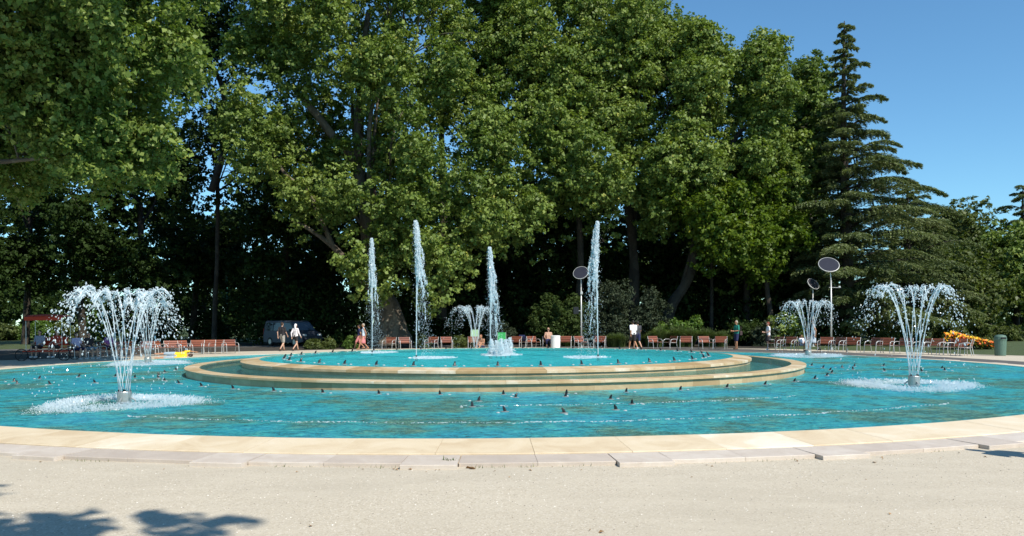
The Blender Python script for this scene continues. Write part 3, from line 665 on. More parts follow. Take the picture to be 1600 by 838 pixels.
def trunk_and_limbs(parent, base, fork, targets, r0, mat_, seed, bend=0.6, flare=1.5, nm='trunk'):
    random.seed(seed)
    base = Vector(base); fork = Vector(fork); mb = MB()
    midp = base.lerp(fork, 0.5) + Vector((random.uniform(-1, 1) * bend * 0.4, random.uniform(-1, 1) * bend * 0.4, 0))
    p, r = smoothpath([base + Vector((0, 0, -0.3)), base + Vector((0, 0, 0.5)), base.lerp(fork, 0.22) , midp, fork], [r0 * flare, r0 * 1.15, r0, r0 * 0.85, r0 * 0.7], 6)
    mb.tube(p, r, 14, jag=0.05); tr = mb.build(nm, mat_, parent, smooth=True)
    for i, t_ in enumerate(targets):
        t_ = Vector(t_); s = fork.lerp(base, random.uniform(0, 0.25)); L = (t_ - s).length
        c1 = s.lerp(t_, 0.35) + Vector((random.uniform(-1, 1), random.uniform(-1, 1), random.uniform(0.1, 0.9))) * bend * L * 0.12
        c2 = s.lerp(t_, 0.7) + Vector((random.uniform(-1, 1), random.uniform(-1, 1), random.uniform(-0.2, 0.9))) * bend * L * 0.12
        rr = r0 * random.uniform(0.28, 0.5); lb = MB()
        p, r = smoothpath([s, c1, c2, t_], [rr, rr * 0.72, rr * 0.45, rr * 0.15], 5); lb.tube(p, r, 8, jag=0.06)
        for q in range(4):
            k = random.randint(6, len(p) - 3); d_ = Vector((random.uniform(-1, 1), random.uniform(-1, 1), random.uniform(-0.1, 1))) * L * 0.22
            pp, r2 = smoothpath([p[k], p[k] + d_ * 0.5 + Vector((0, 0, L * 0.03)), p[k] + d_], [r[k] * 0.6, r[k] * 0.4, 0.02], 3); lb.tube(pp, r2, 5)
        lb.build('limb', mat_, tr, smooth=True)
    return tr
def ell(px, py, rx, ry, d, depth=None):
    c = at_d(px, py, d); k = d / F; return (c.x, c.y, c.z, rx * k, depth if depth else min(rx, ry) * k * 0.8, ry * k)
def tree(label, base_px, d, fork, ells, blobs, blob_r, per, lper, leaf, seed, mat_='plane', r0=0.5, barkm='bark', name='plane_tree', group=None, limbs=7, cat='tree', extra=None, **kw):
    bx, _ = unroll(base_px, 540); base = Vector(((bx - 800) * d / F, d, 0))
    r = empty(name, base, 0, label, cat, group)
    me, C = crown_mesh('crown', ells, blobs, blob_r, per, lper, leaf, seed, **kw)
    tr = None
    T = Matrix.Translation(-base)
    me.transform(T); link('crown', me, M[mat_], r)
    fk = at_d(fork[0], fork[1], d) - base
    Cs = [Vector(c) - base for c in C]; random.seed(seed + 5); Cs = [c for c in Cs if c.z > fk.z - 2] or Cs
    trunk_and_limbs(r, (0, 0, 0), fk, random.sample(Cs, min(limbs, len(Cs))), r0, M[barkm], seed)
    if extra:
        for pts, rads in extra:
            p, q = smoothpath([at_d(a, b, dd) - base for a, b, dd in pts], rads, 6); MB().tube(p, q, 10, jag=0.05).build('limb', M[barkm], r, smooth=True)
    return r

# front row of plane trees
tree('huge plane tree behind the two left jets with a thick pale forked trunk', 612, 57, (575, 330),
     [ell(560, 60, 150, 190, 57, 5), ell(450, 60, 95, 100, 56), ell(425, 170, 75, 80, 55), ell(490, 230, 60, 70, 57.5), ell(400, 262, 50, 40, 55, 2.5), ell(640, 175, 95, 120, 55), ell(655, 300, 85, 75, 53.5), ell(540, -120, 190, 120, 58, 7),
      ell(765, 270, 60, 85, 54.5), ell(700, 345, 90, 45, 53.5), ell(575, 425, 50, 45, 54, 2), ell(665, 430, 42, 65, 54, 2), ell(620, 380, 60, 50, 54, 2), ell(480, 310, 40, 45, 54.5, 2), ell(550, 320, 45, 40, 54, 2), ell(590, 245, 60, 60, 57)], 620, 1.2, 17, 19, 0.238, 101, r0=0.42, limbs=9,
     extra=[([(612, 540, 57), (606, 490, 57), (585, 430, 57), (570, 330, 57), (560, 235, 57), (566, 120, 58), (575, 20, 58)], [1.6, 1.0, 0.62, 0.45, 0.38, 0.3, 0.18]),
            ([(596, 470, 57), (560, 430, 56.5), (520, 385, 56), (470, 350, 56), (455, 345, 56)], [0.36, 0.27, 0.21, 0.1, 0.06]),
            ([(520, 385, 56), (500, 340, 56), (480, 300, 56), (440, 265, 56), (410, 190, 56)], [0.2, 0.17, 0.15, 0.12, 0.07]),
            ([(560, 255, 57), (530, 225, 57), (495, 180, 56.5), (455, 135, 56.5)], [0.4, 0.33, 0.25, 0.15])])
tree('tall plane tree behind the central jet, crown rising above the picture top', 770, 63, (765, 300),
     [ell(745, 60, 90, 160, 62, 5), ell(840, 20, 90, 110, 62, 5), ell(720, -90, 150, 90, 63, 5), ell(800, 150, 75, 90, 61), ell(735, 210, 55, 60, 61), ell(800, 310, 48, 72, 57, 3), ell(735, 355, 50, 48, 56, 2.5), ell(840, 360, 30, 40, 57, 2)], 360, 1.3, 17, 19, 0.238, 102, r0=0.3, barkm='bark_dark',
     extra=[([(690, 500, 63), (693, 350, 63), (690, 200, 63), (697, 60, 63)], [0.4, 0.32, 0.2, 0.06])])
tree('plane tree behind the right jet with a dense drooping crown', 905, 61, (900, 260),
     [ell(920, 90, 95, 110, 60, 5), ell(880, 190, 70, 80, 59), ell(920, 285, 45, 55, 57.5, 3), ell(865, 250, 40, 85, 57.5, 3), ell(935, 330, 30, 40, 57.5, 2), ell(960, 45, 60, 55, 61)], 270, 1.2, 17, 19, 0.238, 103, r0=0.28, barkm='bark_dark')
tree('tall plane tree with a straight dark trunk right of the tallest right jet', 988, 62, (985, 180),
     [ell(1010, 85, 75, 75, 61, 4), ell(970, 150, 70, 80, 60), ell(1060, 70, 38, 52, 61), ell(1070, 130, 55, 70, 60), ell(1035, 300, 45, 60, 59, 2.5), ell(1000, 215, 45, 50, 59, 2.5)], 240, 1.15, 17, 19, 0.238, 104, r0=0.3, barkm='bark_dark', 
     extra=[([(988, 540, 62), (992, 430, 62), (983, 320, 62), (985, 220, 62)], [0.45, 0.36, 0.3, 0.24])])
tree('leaning plane tree behind the shrubs with yellow-green lower foliage', 1040, 59, (1105, 270),
     [ell(1085, 215, 65, 95, 58, 4), ell(1060, 260, 50, 60, 57), ell(1120, 150, 45, 75, 59), ell(1100, 80, 32, 40, 60)], 170, 1.15, 17, 19, 0.238, 105, r0=0.15, barkm='bark_dark', limbs=5, lump=1.0,
     extra=[([(1035, 530, 59), (1048, 480, 59), (1078, 430, 59), (1090, 360, 59), (1118, 270, 59), (1150, 215, 59), (1185, 175, 60)], [0.55, 0.42, 0.34, 0.28, 0.24, 0.18, 0.1])])
tree('low yellow-green plane branches hanging in front of the leaning tree', 1112, 60, (1110, 330),
     [ell(1110, 340, 40, 60, 56.5, 2.2), ell(1145, 378, 36, 36, 56.5, 2), ell(1085, 300, 35, 40, 56.5, 2)], 95, 0.85, 15, 15, 0.26, 106, 'plane_yellow', r0=0.14, barkm='bark_dark', limbs=3)
tree('plane tree with two pointed tops left of the cedar', 1165, 61, (1175, 230),
     [ell(1166, 108, 26, 52, 60, 2.5), ell(1207, 114, 24, 52, 60, 2.5), ell(1190, 190, 62, 80, 59, 4), ell(1180, 290, 62, 70, 58.5, 4), ell(1215, 240, 45, 60, 59), ell(1150, 400, 40, 50, 60, 2)], 250, 1.1, 17, 19, 0.238, 107, r0=0.26, barkm='bark_dark', lump=0.8)
tree('plane tree whose low side shows yellow-green leaves beside the cedar', 1205, 58, (1200, 330),
     [ell(1205, 400, 40, 75, 57, 2.5), ell(1175, 360, 40, 50, 57, 2.5), ell(1225, 330, 35, 50, 57, 2)], 95, 0.95, 15, 14, 0.25, 108, 'plane_yellow', r0=0.2, barkm='bark_dark', limbs=4, tone0=-0.15)
tree('dark green plane tree directly left of the cedar top', 1262, 64, (1270, 260),
     [ell(1276, 125, 24, 52, 63, 2), ell(1268, 200, 30, 65, 63, 2.5), ell(1262, 290, 38, 60, 62, 3)], 160, 0.95, 16, 15, 0.27, 109, 'plane', r0=0.2, tone0=-0.2, lump=0.6)
# the big trees at the left
tree('large near plane tree at the left, dim crown hanging over the shaded seats', -230, 31, (-170, 230),
     [ell(40, 60, 170, 150, 31, 4.5), ell(170, 90, 95, 120, 30.5, 3.5), ell(80, 205, 130, 85, 30.5, 3.5), ell(200, 225, 55, 45, 31, 2.5), ell(-120, 150, 140, 170, 32, 5), ell(120, -90, 190, 80, 31, 5), ell(-20, 265, 70, 50, 31, 2.5)], 560, 0.85, 17, 17, 0.20, 110, r0=0.6, limbs=9, tone0=-0.03, sub_r=0.32)  # leaf tone lowered slightly to put the crown's dimness into its colour
tree('nearest plane tree at the far left, its dark crown reaching in from the edge', -420, 40, (-300, 200),
     [ell(-150, 60, 150, 150, 40, 5), ell(-40, 190, 120, 100, 40, 4), ell(-250, 190, 130, 110, 40, 5), ell(-150, 290, 110, 60, 40, 4)], 240, 1.1, 16, 16, 0.25, 112, r0=0.6, tone0=-0.1)
tree('plane tree with gaps of sky left of the huge forked one', 335, 66, (340, 250),
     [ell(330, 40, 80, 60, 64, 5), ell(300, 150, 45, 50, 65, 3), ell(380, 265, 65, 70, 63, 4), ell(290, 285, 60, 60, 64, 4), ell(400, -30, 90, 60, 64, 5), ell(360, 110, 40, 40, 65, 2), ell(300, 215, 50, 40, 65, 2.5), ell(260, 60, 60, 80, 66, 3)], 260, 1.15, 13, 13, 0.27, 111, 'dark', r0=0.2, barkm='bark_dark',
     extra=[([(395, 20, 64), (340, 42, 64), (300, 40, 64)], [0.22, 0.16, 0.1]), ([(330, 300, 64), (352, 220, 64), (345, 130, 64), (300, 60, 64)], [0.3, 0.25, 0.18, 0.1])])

# shaded wood behind: individual dark trees, then the far mass
rs = np.random.RandomState(4)
dark_lab = ('leftmost dark tree under the big left crown', 'dark tree behind the red cart canopy', 'dark tree behind the front left spray', 'dark tree right of the front left spray', 'dark tree left of the far lamp post', 'dark tree behind the parked van',
            'dark tree left of the thick plane trunk', 'dark tree right of the thick plane trunk', 'dark tree behind the central jet', 'dark tree behind the round solar lamp by the right jet', 'dark tree behind the grey shrubs', 'dark tree behind the leaning trunk', 'dark tree behind the person in green', 'dark tree left of the cedar foot')
dt = ((-60, 66, 260), (40, 72, 230), (130, 68, 190), (225, 70, 200), (300, 76, 340), (440, 68, 215), (520, 72, 200), (690, 68, 300), (775, 71, 290), (860, 68, 280), (940, 70, 290), (1045, 68, 280), (1130, 67, 300), (1215, 66, 300))
for i, (px, d, top) in enumerate(dt):
    bot = 470 if i > 4 else 430
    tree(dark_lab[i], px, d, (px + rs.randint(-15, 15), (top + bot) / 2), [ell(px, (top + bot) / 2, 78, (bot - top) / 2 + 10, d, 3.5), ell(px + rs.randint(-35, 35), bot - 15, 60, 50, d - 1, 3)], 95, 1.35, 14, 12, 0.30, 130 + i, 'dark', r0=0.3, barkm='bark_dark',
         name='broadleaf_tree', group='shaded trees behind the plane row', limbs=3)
def mass(name, label, boxes, n, leaf, seed, mat_, kind='stuff', cat='trees'):
    global rng
    rng = np.random.default_rng(seed); Ps = []; Ts = []; Ns = []
    tot = sum((b[1] - b[0]) * (b[3] - b[2]) for b in boxes)
    for x0, x1, y0, y1, d in boxes:
        k = int(n * (x1 - x0) * (y1 - y0) / tot); nb = max(4, k // 260)
        c = np.array([list(at_d(x0 + (x1 - x0) * rng.random(), y0 + (y1 - y0) * rng.random(), d + rng.uniform(-2, 3))) for _ in range(nb)]); R = 1.9 * (0.6 + 0.8 * rng.random(nb))
        S, U, idx = sub_blobs(c, R, 20); L = np.repeat(np.arange(len(S)), 13); m_ = len(L)
        Ps.append(S[L] + rdir(m_) * 0.5 * (rng.random(m_) ** .4)[:, None]); Ns.append(unit(U[L] * .6 + rdir(m_) * .7 + [0, 0, .4])); Ts.append((0.2 + 0.35 * rng.random(nb)[idx][L] + 0.3 * rng.random(m_)).clip(0, 1))
    P = np.concatenate(Ps); N = np.concatenate(Ns); P[:, 2] = np.abs(P[:, 2])
    tag(link(name, np_mesh(name, leaves(P, N, leaf * (.7 + .6 * rng.random(len(P)))), 4, np.concatenate(Ts)), M[mat_]), label, cat, kind=kind)
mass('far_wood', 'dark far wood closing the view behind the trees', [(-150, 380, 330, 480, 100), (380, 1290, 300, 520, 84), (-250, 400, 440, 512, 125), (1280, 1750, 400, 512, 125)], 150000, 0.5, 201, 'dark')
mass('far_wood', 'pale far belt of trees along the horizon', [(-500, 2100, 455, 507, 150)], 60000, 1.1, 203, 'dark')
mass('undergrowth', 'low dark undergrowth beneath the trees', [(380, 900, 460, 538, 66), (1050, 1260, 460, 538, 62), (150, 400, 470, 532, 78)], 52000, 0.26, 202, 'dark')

# cedar -----------------------------------------------------------------
def cedar(label, px, d, tip_py, prof, seed, nb, group=None, mat_='cedar', leaf=0.24, dens=1.0):
    """prof: list of (py, right_px, left_px) branch reach"""
    global rng
    rng = np.random.default_rng(seed); random.seed(seed)
    bx, _ = unroll(px, 540); base = Vector(((bx - 800) * d / F, d, 0)); H = at_d(px, tip_py, d).z
    r = empty('cedar_tree', base, 0, label, 'tree', group)
    p, q = smoothpath([(0, 0, -0.2), (0.1, 0, H * 0.3), (-0.1, 0, H * 0.65), (0, 0, H)], [0.55, 0.42, 0.22, 0.03], 8); MB().tube(p, q, 10, jag=0.05).build('trunk', M['bark_dark'], r, smooth=True)
    pz = np.array([at_d(0, a, d).z for a, _, _ in prof]); pr = np.array([b * d / F for _, b, _ in prof]); pl = np.array([c * d / F for _, _, c in prof]); o_ = np.argsort(pz); pz, pr, pl = pz[o_], pr[o_], pl[o_]
    PP = []; NN = []; TT = []; SS = []; tn = []; br = MB()
    for i in range(nb):
        f = (i + random.random()) / nb; h = 0.8 + (H - 1.0) * f ** 1.1; az = i * 2.399 + random.uniform(-.3, .3)
        R_ = np.interp(h, pz, pr); L_ = np.interp(h, pz, pl); cx = math.cos(az); w_ = (cx + 1) / 2
        L = (L_ * (1 - w_) + R_ * w_) * random.uniform(0.42, 1.15) * (1.0 if abs(cx) > 0.4 else 0.85)
        if L < 0.3: L = 0.3
        rise = random.uniform(0.05, 0.28) * L * (0.6 + 0.8 * f); n = max(6, int(L * 3)); dirv = Vector((cx, math.sin(az), 0)); side = Vector((-dirv.y, dirv.x, 0)); pts = []
        for k in range(n + 1):
            t_ = k / n; pts.append(Vector((0, 0, h)) + dirv * L * t_ + Vector((0, 0, rise * math.sin(t_ * 2.2) - 0.14 * L * t_ ** 3)))
        br.tube(pts, [0.02 + 0.016 * L * (1 - k / n) for k in range(n + 1)], 5)
        btone = random.random()
        m_ = int((90 + 300 * L) * dens); t_ = rng.random(m_) ** 0.75 * 0.92 + 0.08; wdt = (0.08 + 0.20 * L * np.sin(np.pi * np.clip(t_, 0, 1) ** 0.8) ** 0.8 * (1 - 0.35 * t_)).clip(0.06, 1.15)
        ntw = max(6, int(L * 7)); tb_ = (np.arange(ntw) + rng.random(ntw)) / ntw; tb_ = 0.06 + 0.94 * tb_ ** 0.85; ti = rng.integers(0, ntw, m_); t_ = tb_[ti]
        wd_ = ((0.10 + 0.30 * L * np.sin(np.pi * np.clip(tb_, 0, 1) ** 0.75) ** 0.7 * (1 - 0.4 * tb_)) * (0.7 + 0.6 * rng.random(ntw))).clip(0.08, 1.5)[ti]
        sg = np.where(ti % 2 == 0, 1.0, -1.0) * (0.55 + 0.45 * rng.random(ntw))[ti]; u_ = rng.random(m_) ** 0.8; s_ = sg * u_ * wd_
        P0 = np.array([list(Vector(pts[min(n, int(a * n))]).lerp(pts[min(n, int(a * n) + 1)], a * n - int(a * n))) for a in tb_])[ti]
        hang = rng.random(m_) ** 1.7 * (0.10 + 0.16 * np.minimum(wd_, 1))
        Pn = P0 + s_[:, None] * np.array(side) + (u_ * wd_ * 0.75)[:, None] * np.array(dirv) + np.array([0, 0, 1.0]) * (0.05 - hang - 0.32 * u_ ** 2 * wd_)[:, None] + rng.normal(0, 0.025, (m_, 3))
        PP.append(Pn); NN.append(unit(np.array([0, 0, 1.0]) + rdir(m_) * 0.65)); TT.append(unit(np.array(dirv) * 0.8 + np.sign(s_)[:, None] * np.array(side) * 0.7 + np.array([0, 0, -0.45]) + rdir(m_) * 0.5))
        SS.append(leaf * (0.7 + 0.7 * rng.random(m_))); tn.append((0.15 + 0.35 * btone + 0.35 * rng.random(m_) + 0.15 * t_).clip(0, 1))
    br.build('branches', M['bark_dark'], r)['kind'] = 'stuff'
    link('needles', np_mesh('needles', leaves(np.concatenate(PP), np.concatenate(NN), np.concatenate(SS), 0.26, 0.05, np.concatenate(TT)), 4, np.concatenate(tn)), M[mat_], r)['kind'] = 'stuff'
    return r
cedar('tall tiered cedar with spreading blue-green branches against the sky', 1322, 57, 33,
      [(36, 6, 6), (90, 26, 20), (150, 42, 28), (180, 60, 32), (215, 86, 45), (250, 98, 58), (300, 118, 75), (335, 140, 98), (400, 155, 95), (460, 165, 100), (520, 150, 95)], 301, 180, leaf=0.25)
cedar('shorter spreading cedar right of the tall one', 1420, 66, 285, [(290, 10, 10), (330, 55, 60), (400, 90, 90), (470, 105, 100), (520, 100, 90)], 302, 100, dens=0.8)
cedar('dark conifer at the right edge of the picture', 1600, 85, 290, [(295, 8, 14), (330, 35, 36), (400, 45, 40), (500, 50, 40)], 303, 90, dens=0.7, leaf=0.3)
# right hand background trees
rt = (('round green tree right of the cedars against the sky', 1505, 92, 335, 58, 'olive', 'park_tree'), ('brownish tree just right of the cedar', 1462, 80, 345, 42, 'olive', 'park_tree'), ('yellow-green tree above the flower bed', 1545, 80, 370, 50, 'plane', 'park_tree'),
      ('dark bushy tree behind the green bin', 1590, 74, 400, 55, 'plane', 'park_tree'), ('olive tree behind the right spray', 1500, 72, 410, 60, 'olive', 'park_tree'), ('tree beyond the right edge of the pool', 1660, 84, 330, 60, 'olive', 'park_tree'))
for i, (lab, px, d, top, rx, mt, nm) in enumerate(rt):
    hh = (505 - top) / 2
    tree(lab, px, d, (px, 505 - hh * 0.7), [ell(px, top + hh * 0.75, rx, hh * 0.78, d, 5), ell(px - 20, top + hh * 1.45, rx * 0.9, hh * 0.55, d - 1, 4)], 95, 1.35, 16, 14, 0.30, 310 + i, mt, r0=0.3, barkm='bark_dark', name=nm, limbs=3, tone0=-0.05)
tree('tree left of the far lamp post with sunlit brownish foliage', 318, 88, (318, 470), [ell(318, 430, 38, 62, 88, 3)], 55, 1.1, 15, 13, 0.3, 330, 'olive', r0=0.25, barkm='bark_dark', name='park_tree', limbs=3)

tree('unseen tall plane tree added left of the picture to shade the left crown and seats', -600, 17.5, (-560, -300),
     [(-17.5, 18, 24, 6, 5, 4.5), (-12, 20, 23, 4.5, 4, 3.2), (-20, 22, 19.5, 5, 4, 3)], 330, 1.1, 14, 13, 0.30, 113, r0=0.55, limbs=6)  # unseen tree, added for its shade on the left crown and seats
# trees behind the camera: one gives the shadow at the lower left
def back_tree(label, base, ells, seed, blobs=150):
    r = empty('plane_tree', base, 0, label, 'tree')
    me, C = crown_mesh('crown', ells, blobs, 1.2, 14, 12, 0.34, seed); me.transform(Matrix.Translation(-Vector(base))); link('crown', me, M['plane'], r)
    e = ells[0]; trunk_and_limbs(r, (0, 0, 0), Vector((e[0], e[1], e[2] - e[5] * 0.4)) - Vector(base), [Vector(c) - Vector(base) for c in C[:6]], 0.35, M['bark'], seed)
back_tree('plane tree standing behind the viewer that shades the lower left gravel', (-0.5, -5.5, 0), [(0.2, -5.0, 9.0, 4.2, 3.3, 1.6), (-4.6, -4.7, 9.2, 4.2, 3.3, 1.6), (2.9, -4.3, 9.2, 1.3, 0.5, 0.3)], 401, 560)

# hedges, shrubs, grasses ------------------------------------------------
def shrub(name, label, px, py_top, rx, d, mat_, seed, blobs=40, leaf=0.12, cat='shrub', br=0.55, per=16, lper=14, group=None, sub_r=0.22, **kw):
    bx, _ = unroll(px, 540); base = Vector(((bx - 800) * d / F, d, 0)); top = at_d(px, py_top, d).z; k = d / F
    r = empty(name, base, 0, label, cat, group)
    me, C = crown_mesh('foliage', [(base.x, d, top * 0.42, rx * k * 0.85, rx * k * 0.6, top * 0.48)], blobs, br, per, lper, leaf, seed, sub_r=sub_r, **kw)
    v = np.empty(len(me.vertices) * 3, np.float32); me.vertices.foreach_get('co', v); v = v.reshape(-1, 3); v[:, 2] = np.abs(v[:, 2]) + 0.01; v -= np.array(base, np.float32); me.vertices.foreach_set('co', v.ravel()); me.update()
    link('foliage', me, M[mat_], r); mb = MB(); random.seed(seed)
    for k in range(6): mb.tube([(random.uniform(-.1, .1), random.uniform(-.1, .1), 0), (random.uniform(-.5, .5), random.uniform(-.3, .3), top * 0.5)], [0.04, 0.02], 5)
    mb.build('stems', M['bark_dark'], r)['kind'] = 'stuff'; return r
shrub('shrub', 'dark green upright shrub left of the solar lamp by the right jet', 868, 455, 26, 56.5, 'dark', 501, 60, 0.14, tone0=0.45)
shrub('shrub', 'green upright shrub directly behind the solar lamp', 898, 450, 26, 57, 'dark', 502, 60, 0.14, tone0=0.4)
shrub('shrub', 'tall grey-green feathery shrub right of the right jet', 958, 442, 36, 57, 'grey_shrub', 503, 100, 0.12)
shrub('shrub', 'lower grey-green feathery shrub left of the leaning trunk', 1018, 462, 24, 56.5, 'grey_shrub', 504, 60, 0.12)
shrub('shrub', 'bright lime green shrub behind the ornamental grass', 1048, 497, 22, 56, 'lime', 505, 26, 0.15, br=0.35)
shrub('shrub', 'small bright green shrub in the shade behind the grass', 1082, 503, 14, 56, 'lime', 506, 14, 0.15, br=0.3)
shrub('hedge', 'dark clipped hedge between the person in green and the grass', 1165, 513, 34, 56, 'dark', 507, 60, 0.12, cat='hedge', br=0.4, tone0=0.25)
shrub('shrub', 'leafy shrub behind the spray near the right solar lamp', 1225, 488, 24, 55, 'plane', 508, 34, 0.2)
shrub('shrub', 'grey-green shrub left of the right solar lamp', 1195, 505, 14, 54.5, 'grey_shrub', 509, 20, 0.13)
for i, (lab, px, py, rx, d, mt) in enumerate((('low yellow-green bush in front of the van bonnet', 508, 533, 16, 53.5, 'olive'), ('low leafy bush left of the walking woman in pink', 545, 534, 12, 53.5, 'lime'), ('low bush right of the parked van', 486, 537, 12, 53.5, 'olive'),
    ('low plant clump between armchairs left of the second jet', 664, 532, 8, 54, 'olive'), ('low plant clump right of the fourth armchair', 716, 531, 10, 54, 'olive'), ('low plants behind the seated bather', 728, 530, 9, 54, 'olive'), ('bushy plant behind the central bubbling jets', 795, 500, 20, 57, 'grey_shrub'),
    ('long dim bush right of the van', 527, 527, 16, 56, 'dark'))):
    shrub('low_bush', lab, px, py, rx, d, mt, 520 + i, 16, 0.11, br=0.22, cat='bush', sub_r=0.16)
# lit bushes far left beneath the crowns
for i, (lab, px, py, rx, d, mt) in enumerate((('sunlit hedge behind the front left spray', 150, 492, 34, 92, 'lime'), ('sunlit bush left of the red cart canopy', 55, 505, 26, 92, 'lime'), ('sunlit bush at the far left edge', 5, 508, 26, 90, 'olive'), ('sunlit bush under the red cart canopy', 95, 503, 28, 96, 'olive'),
    ('sunlit low bush left of the far lamp post', 333, 508, 20, 84, 'olive'), ('sunlit hedge right of the front left spray', 205, 500, 24, 94, 'lime'), ('sunlit bush behind the left armchairs', 262, 506, 22, 90, 'lime'))):
    shrub('park_bush', lab, px, py, rx, d, mt, 540 + i, 34, 0.22, br=0.6, cat='bush', sub_r=0.3)
shrub('park_bush', 'pale reddish grass-like bush at the far right edge', 1580, 512, 50, 66, 'olive', 550, 50, 0.14, cat='bush', br=0.4)
shrub('park_bush', 'low olive bush above the orange flowers', 1500, 500, 45, 60, 'olive', 551, 60, 0.14, cat='bush', br=0.4)
shrub('park_bush', 'low green bush under the cedar branches', 1400, 515, 45, 56, 'olive', 552, 50, 0.13, cat='bush', br=0.35)
shrub('park_bush', 'low green bush behind the armchairs at the cedar foot', 1310, 515, 40, 56, 'dark', 553, 50, 0.13, cat='bush', br=0.35, tone0=0.3)

def grass_clump(label, px, py_top, rx, d, seed, n=2600):
    global rng
    rng = np.random.default_rng(seed); bx, _ = unroll(px, 540); base = Vector(((bx - 800) * d / F, d, 0)); top = at_d(px, py_top, d).z; k = d / F * rx
    nt_ = max(6, int(k * 4)); tc = np.stack([rng.uniform(-.85, .85, nt_) * k, rng.uniform(-.5, .5, nt_)], 1); ti = rng.integers(0, nt_, n)
    a = rng.random(n) * 6.283; lean = rng.random(n) ** 0.8; L = top * (0.75 + 0.4 * rng.random(n)); b = np.stack([tc[ti, 0] + rng.normal(0, .08, n), tc[ti, 1] + rng.normal(0, .08, n), np.zeros(n)], 1)
    D = np.stack([np.cos(a), np.sin(a), np.zeros(n)], 1); W = np.cross(D, [0, 0, 1.0]) * 0.012
    m1 = b + D * (lean * L * 0.30)[:, None] + np.stack([0 * L, 0 * L, L * 0.62], 1); m2 = b + D * (lean * L * 0.85)[:, None] + np.stack([0 * L, 0 * L, L * (1 - 0.45 * lean)], 1)
    V = np.stack([b - W, b + W, m1 + W, m1 - W, m1 - W, m1 + W, m2 + W * .3, m2 - W * .3], 1).reshape(-1, 3)
    tone = np.repeat((0.2 + 0.6 * rng.random(n)).clip(0, 1), 2)
    r = empty('ornamental_grass', base, 0, label, 'ornamental grass', 'ornamental grasses behind the armchairs')
    link('blades', np_mesh('blades', V, 4, tone), M['blade'], r)['kind'] = 'stuff'
for i, (lab, px, py, rx) in enumerate((('arching ornamental grass left of the man in white', 968, 521, 16), ('arching ornamental grass right of the man in white', 1010, 520, 18), ('tall arching ornamental grass behind the first right armchairs', 1048, 510, 24), ('ornamental grass behind the middle right armchairs', 1092, 513, 24), ('ornamental grass behind the last armchair left of the person in green', 1130, 518, 18))):
    grass_clump(lab, px, py, rx, 54.3, 560 + i)

# flower bed
def flowers():
    global rng
    rng = np.random.default_rng(77); n = 2600; px = rng.uniform(1476, 1556, n); f = (px - 1476) / 80; P = []
    for a, g in zip(px, f):
        hgt = (1.15 - 0.75 * g) * (0.35 + 0.65 * rng.random()) * (1 if g > 0.12 else 0.85)
        d = 47.5 + rng.uniform(-1.3, 1.3); x, _ = unroll(a, 530); P.append(((x - 800) * d / F, d, hgt))
    P = np.array(P); N = unit(np.array([0.3, -0.8, 0.9]) + rdir(n) * 0.5); g = np.repeat(f, 1)
    big = np.sin(P[:, 0] * 2.6) + np.sin(P[:, 2] * 7 + P[:, 0]); tone = np.where(rng.random(n) < (0.35 + 0.35 * (big < 0) + 0.25 * (f > 0.75)), rng.random(n) * 0.42, 0.58 + rng.random(n) * 0.42)
    fl = np_mesh('blossoms', leaves(P, N, 0.13 * (0.7 + 0.6 * rng.random(n)), 1.0, 0.1), 4, tone)
    P2 = P[rng.integers(0, n, 5200)] * [1, 1, 0.85] + rng.normal(0, .09, (5200, 3)); P2[:, 2] = np.abs(P2[:, 2])
    gl = np_mesh('flower_leaves', leaves(P2, rdir(5200), np.full(5200, 0.12)), 4, rng.random(5200) * .8)
    r = empty('flower_bed', (0, 0, 0), 0, 'mound of orange and yellow flowers beside the green bin', 'flower bed')
    link('blossoms', fl, M['petal'], r)['kind'] = 'stuff'; link('leaves', gl, M['olive'], r)['kind'] = 'stuff'
flowers()
# weeds in the kerb joints, low grass at the far edge
def weeds():
    global rng
    rng = np.random.default_rng(9); P = []
    for k in range(60):
        a = math.radians(rng.uniform(240, 300)); c = np.array([CX + 19.33 * math.cos(a), CY + 19.33 * math.sin(a), 0.004]); q = int(rng.integers(4, 16))
        P.append(c + np.concatenate([rng.normal(0, .05, (q, 2)) * [1.6, .4], np.zeros((q, 1))], 1))
    c = at_z(703, 727); P.append(np.array(c) + np.concatenate([rng.normal(0, .03, (30, 2)), np.zeros((30, 1))], 1))
    P = np.concatenate(P); n = len(P); L = 0.012 + 0.03 * rng.random(n) ** 2; L[-30:] = 0.05 + 0.06 * rng.random(30); a = rng.random(n) * 6.28; D = np.stack([np.cos(a), np.sin(a), 0 * a], 1); W = np.cross(D, [0, 0, 1.]) * (L * 0.12)[:, None]
    T = P + D * (L * 0.5)[:, None] + np.stack([0 * L, 0 * L, L], 1); V = np.stack([P - W, P + W, T + W * .2, T - W * .2], 1).reshape(-1, 3)
    tag(link('kerb_weeds', np_mesh('kerb_weeds', V, 4, rng.random(n) * 0.9), M['blade']), 'tiny weeds growing along the foot of the front kerb', 'weeds', kind='stuff')
weeds()
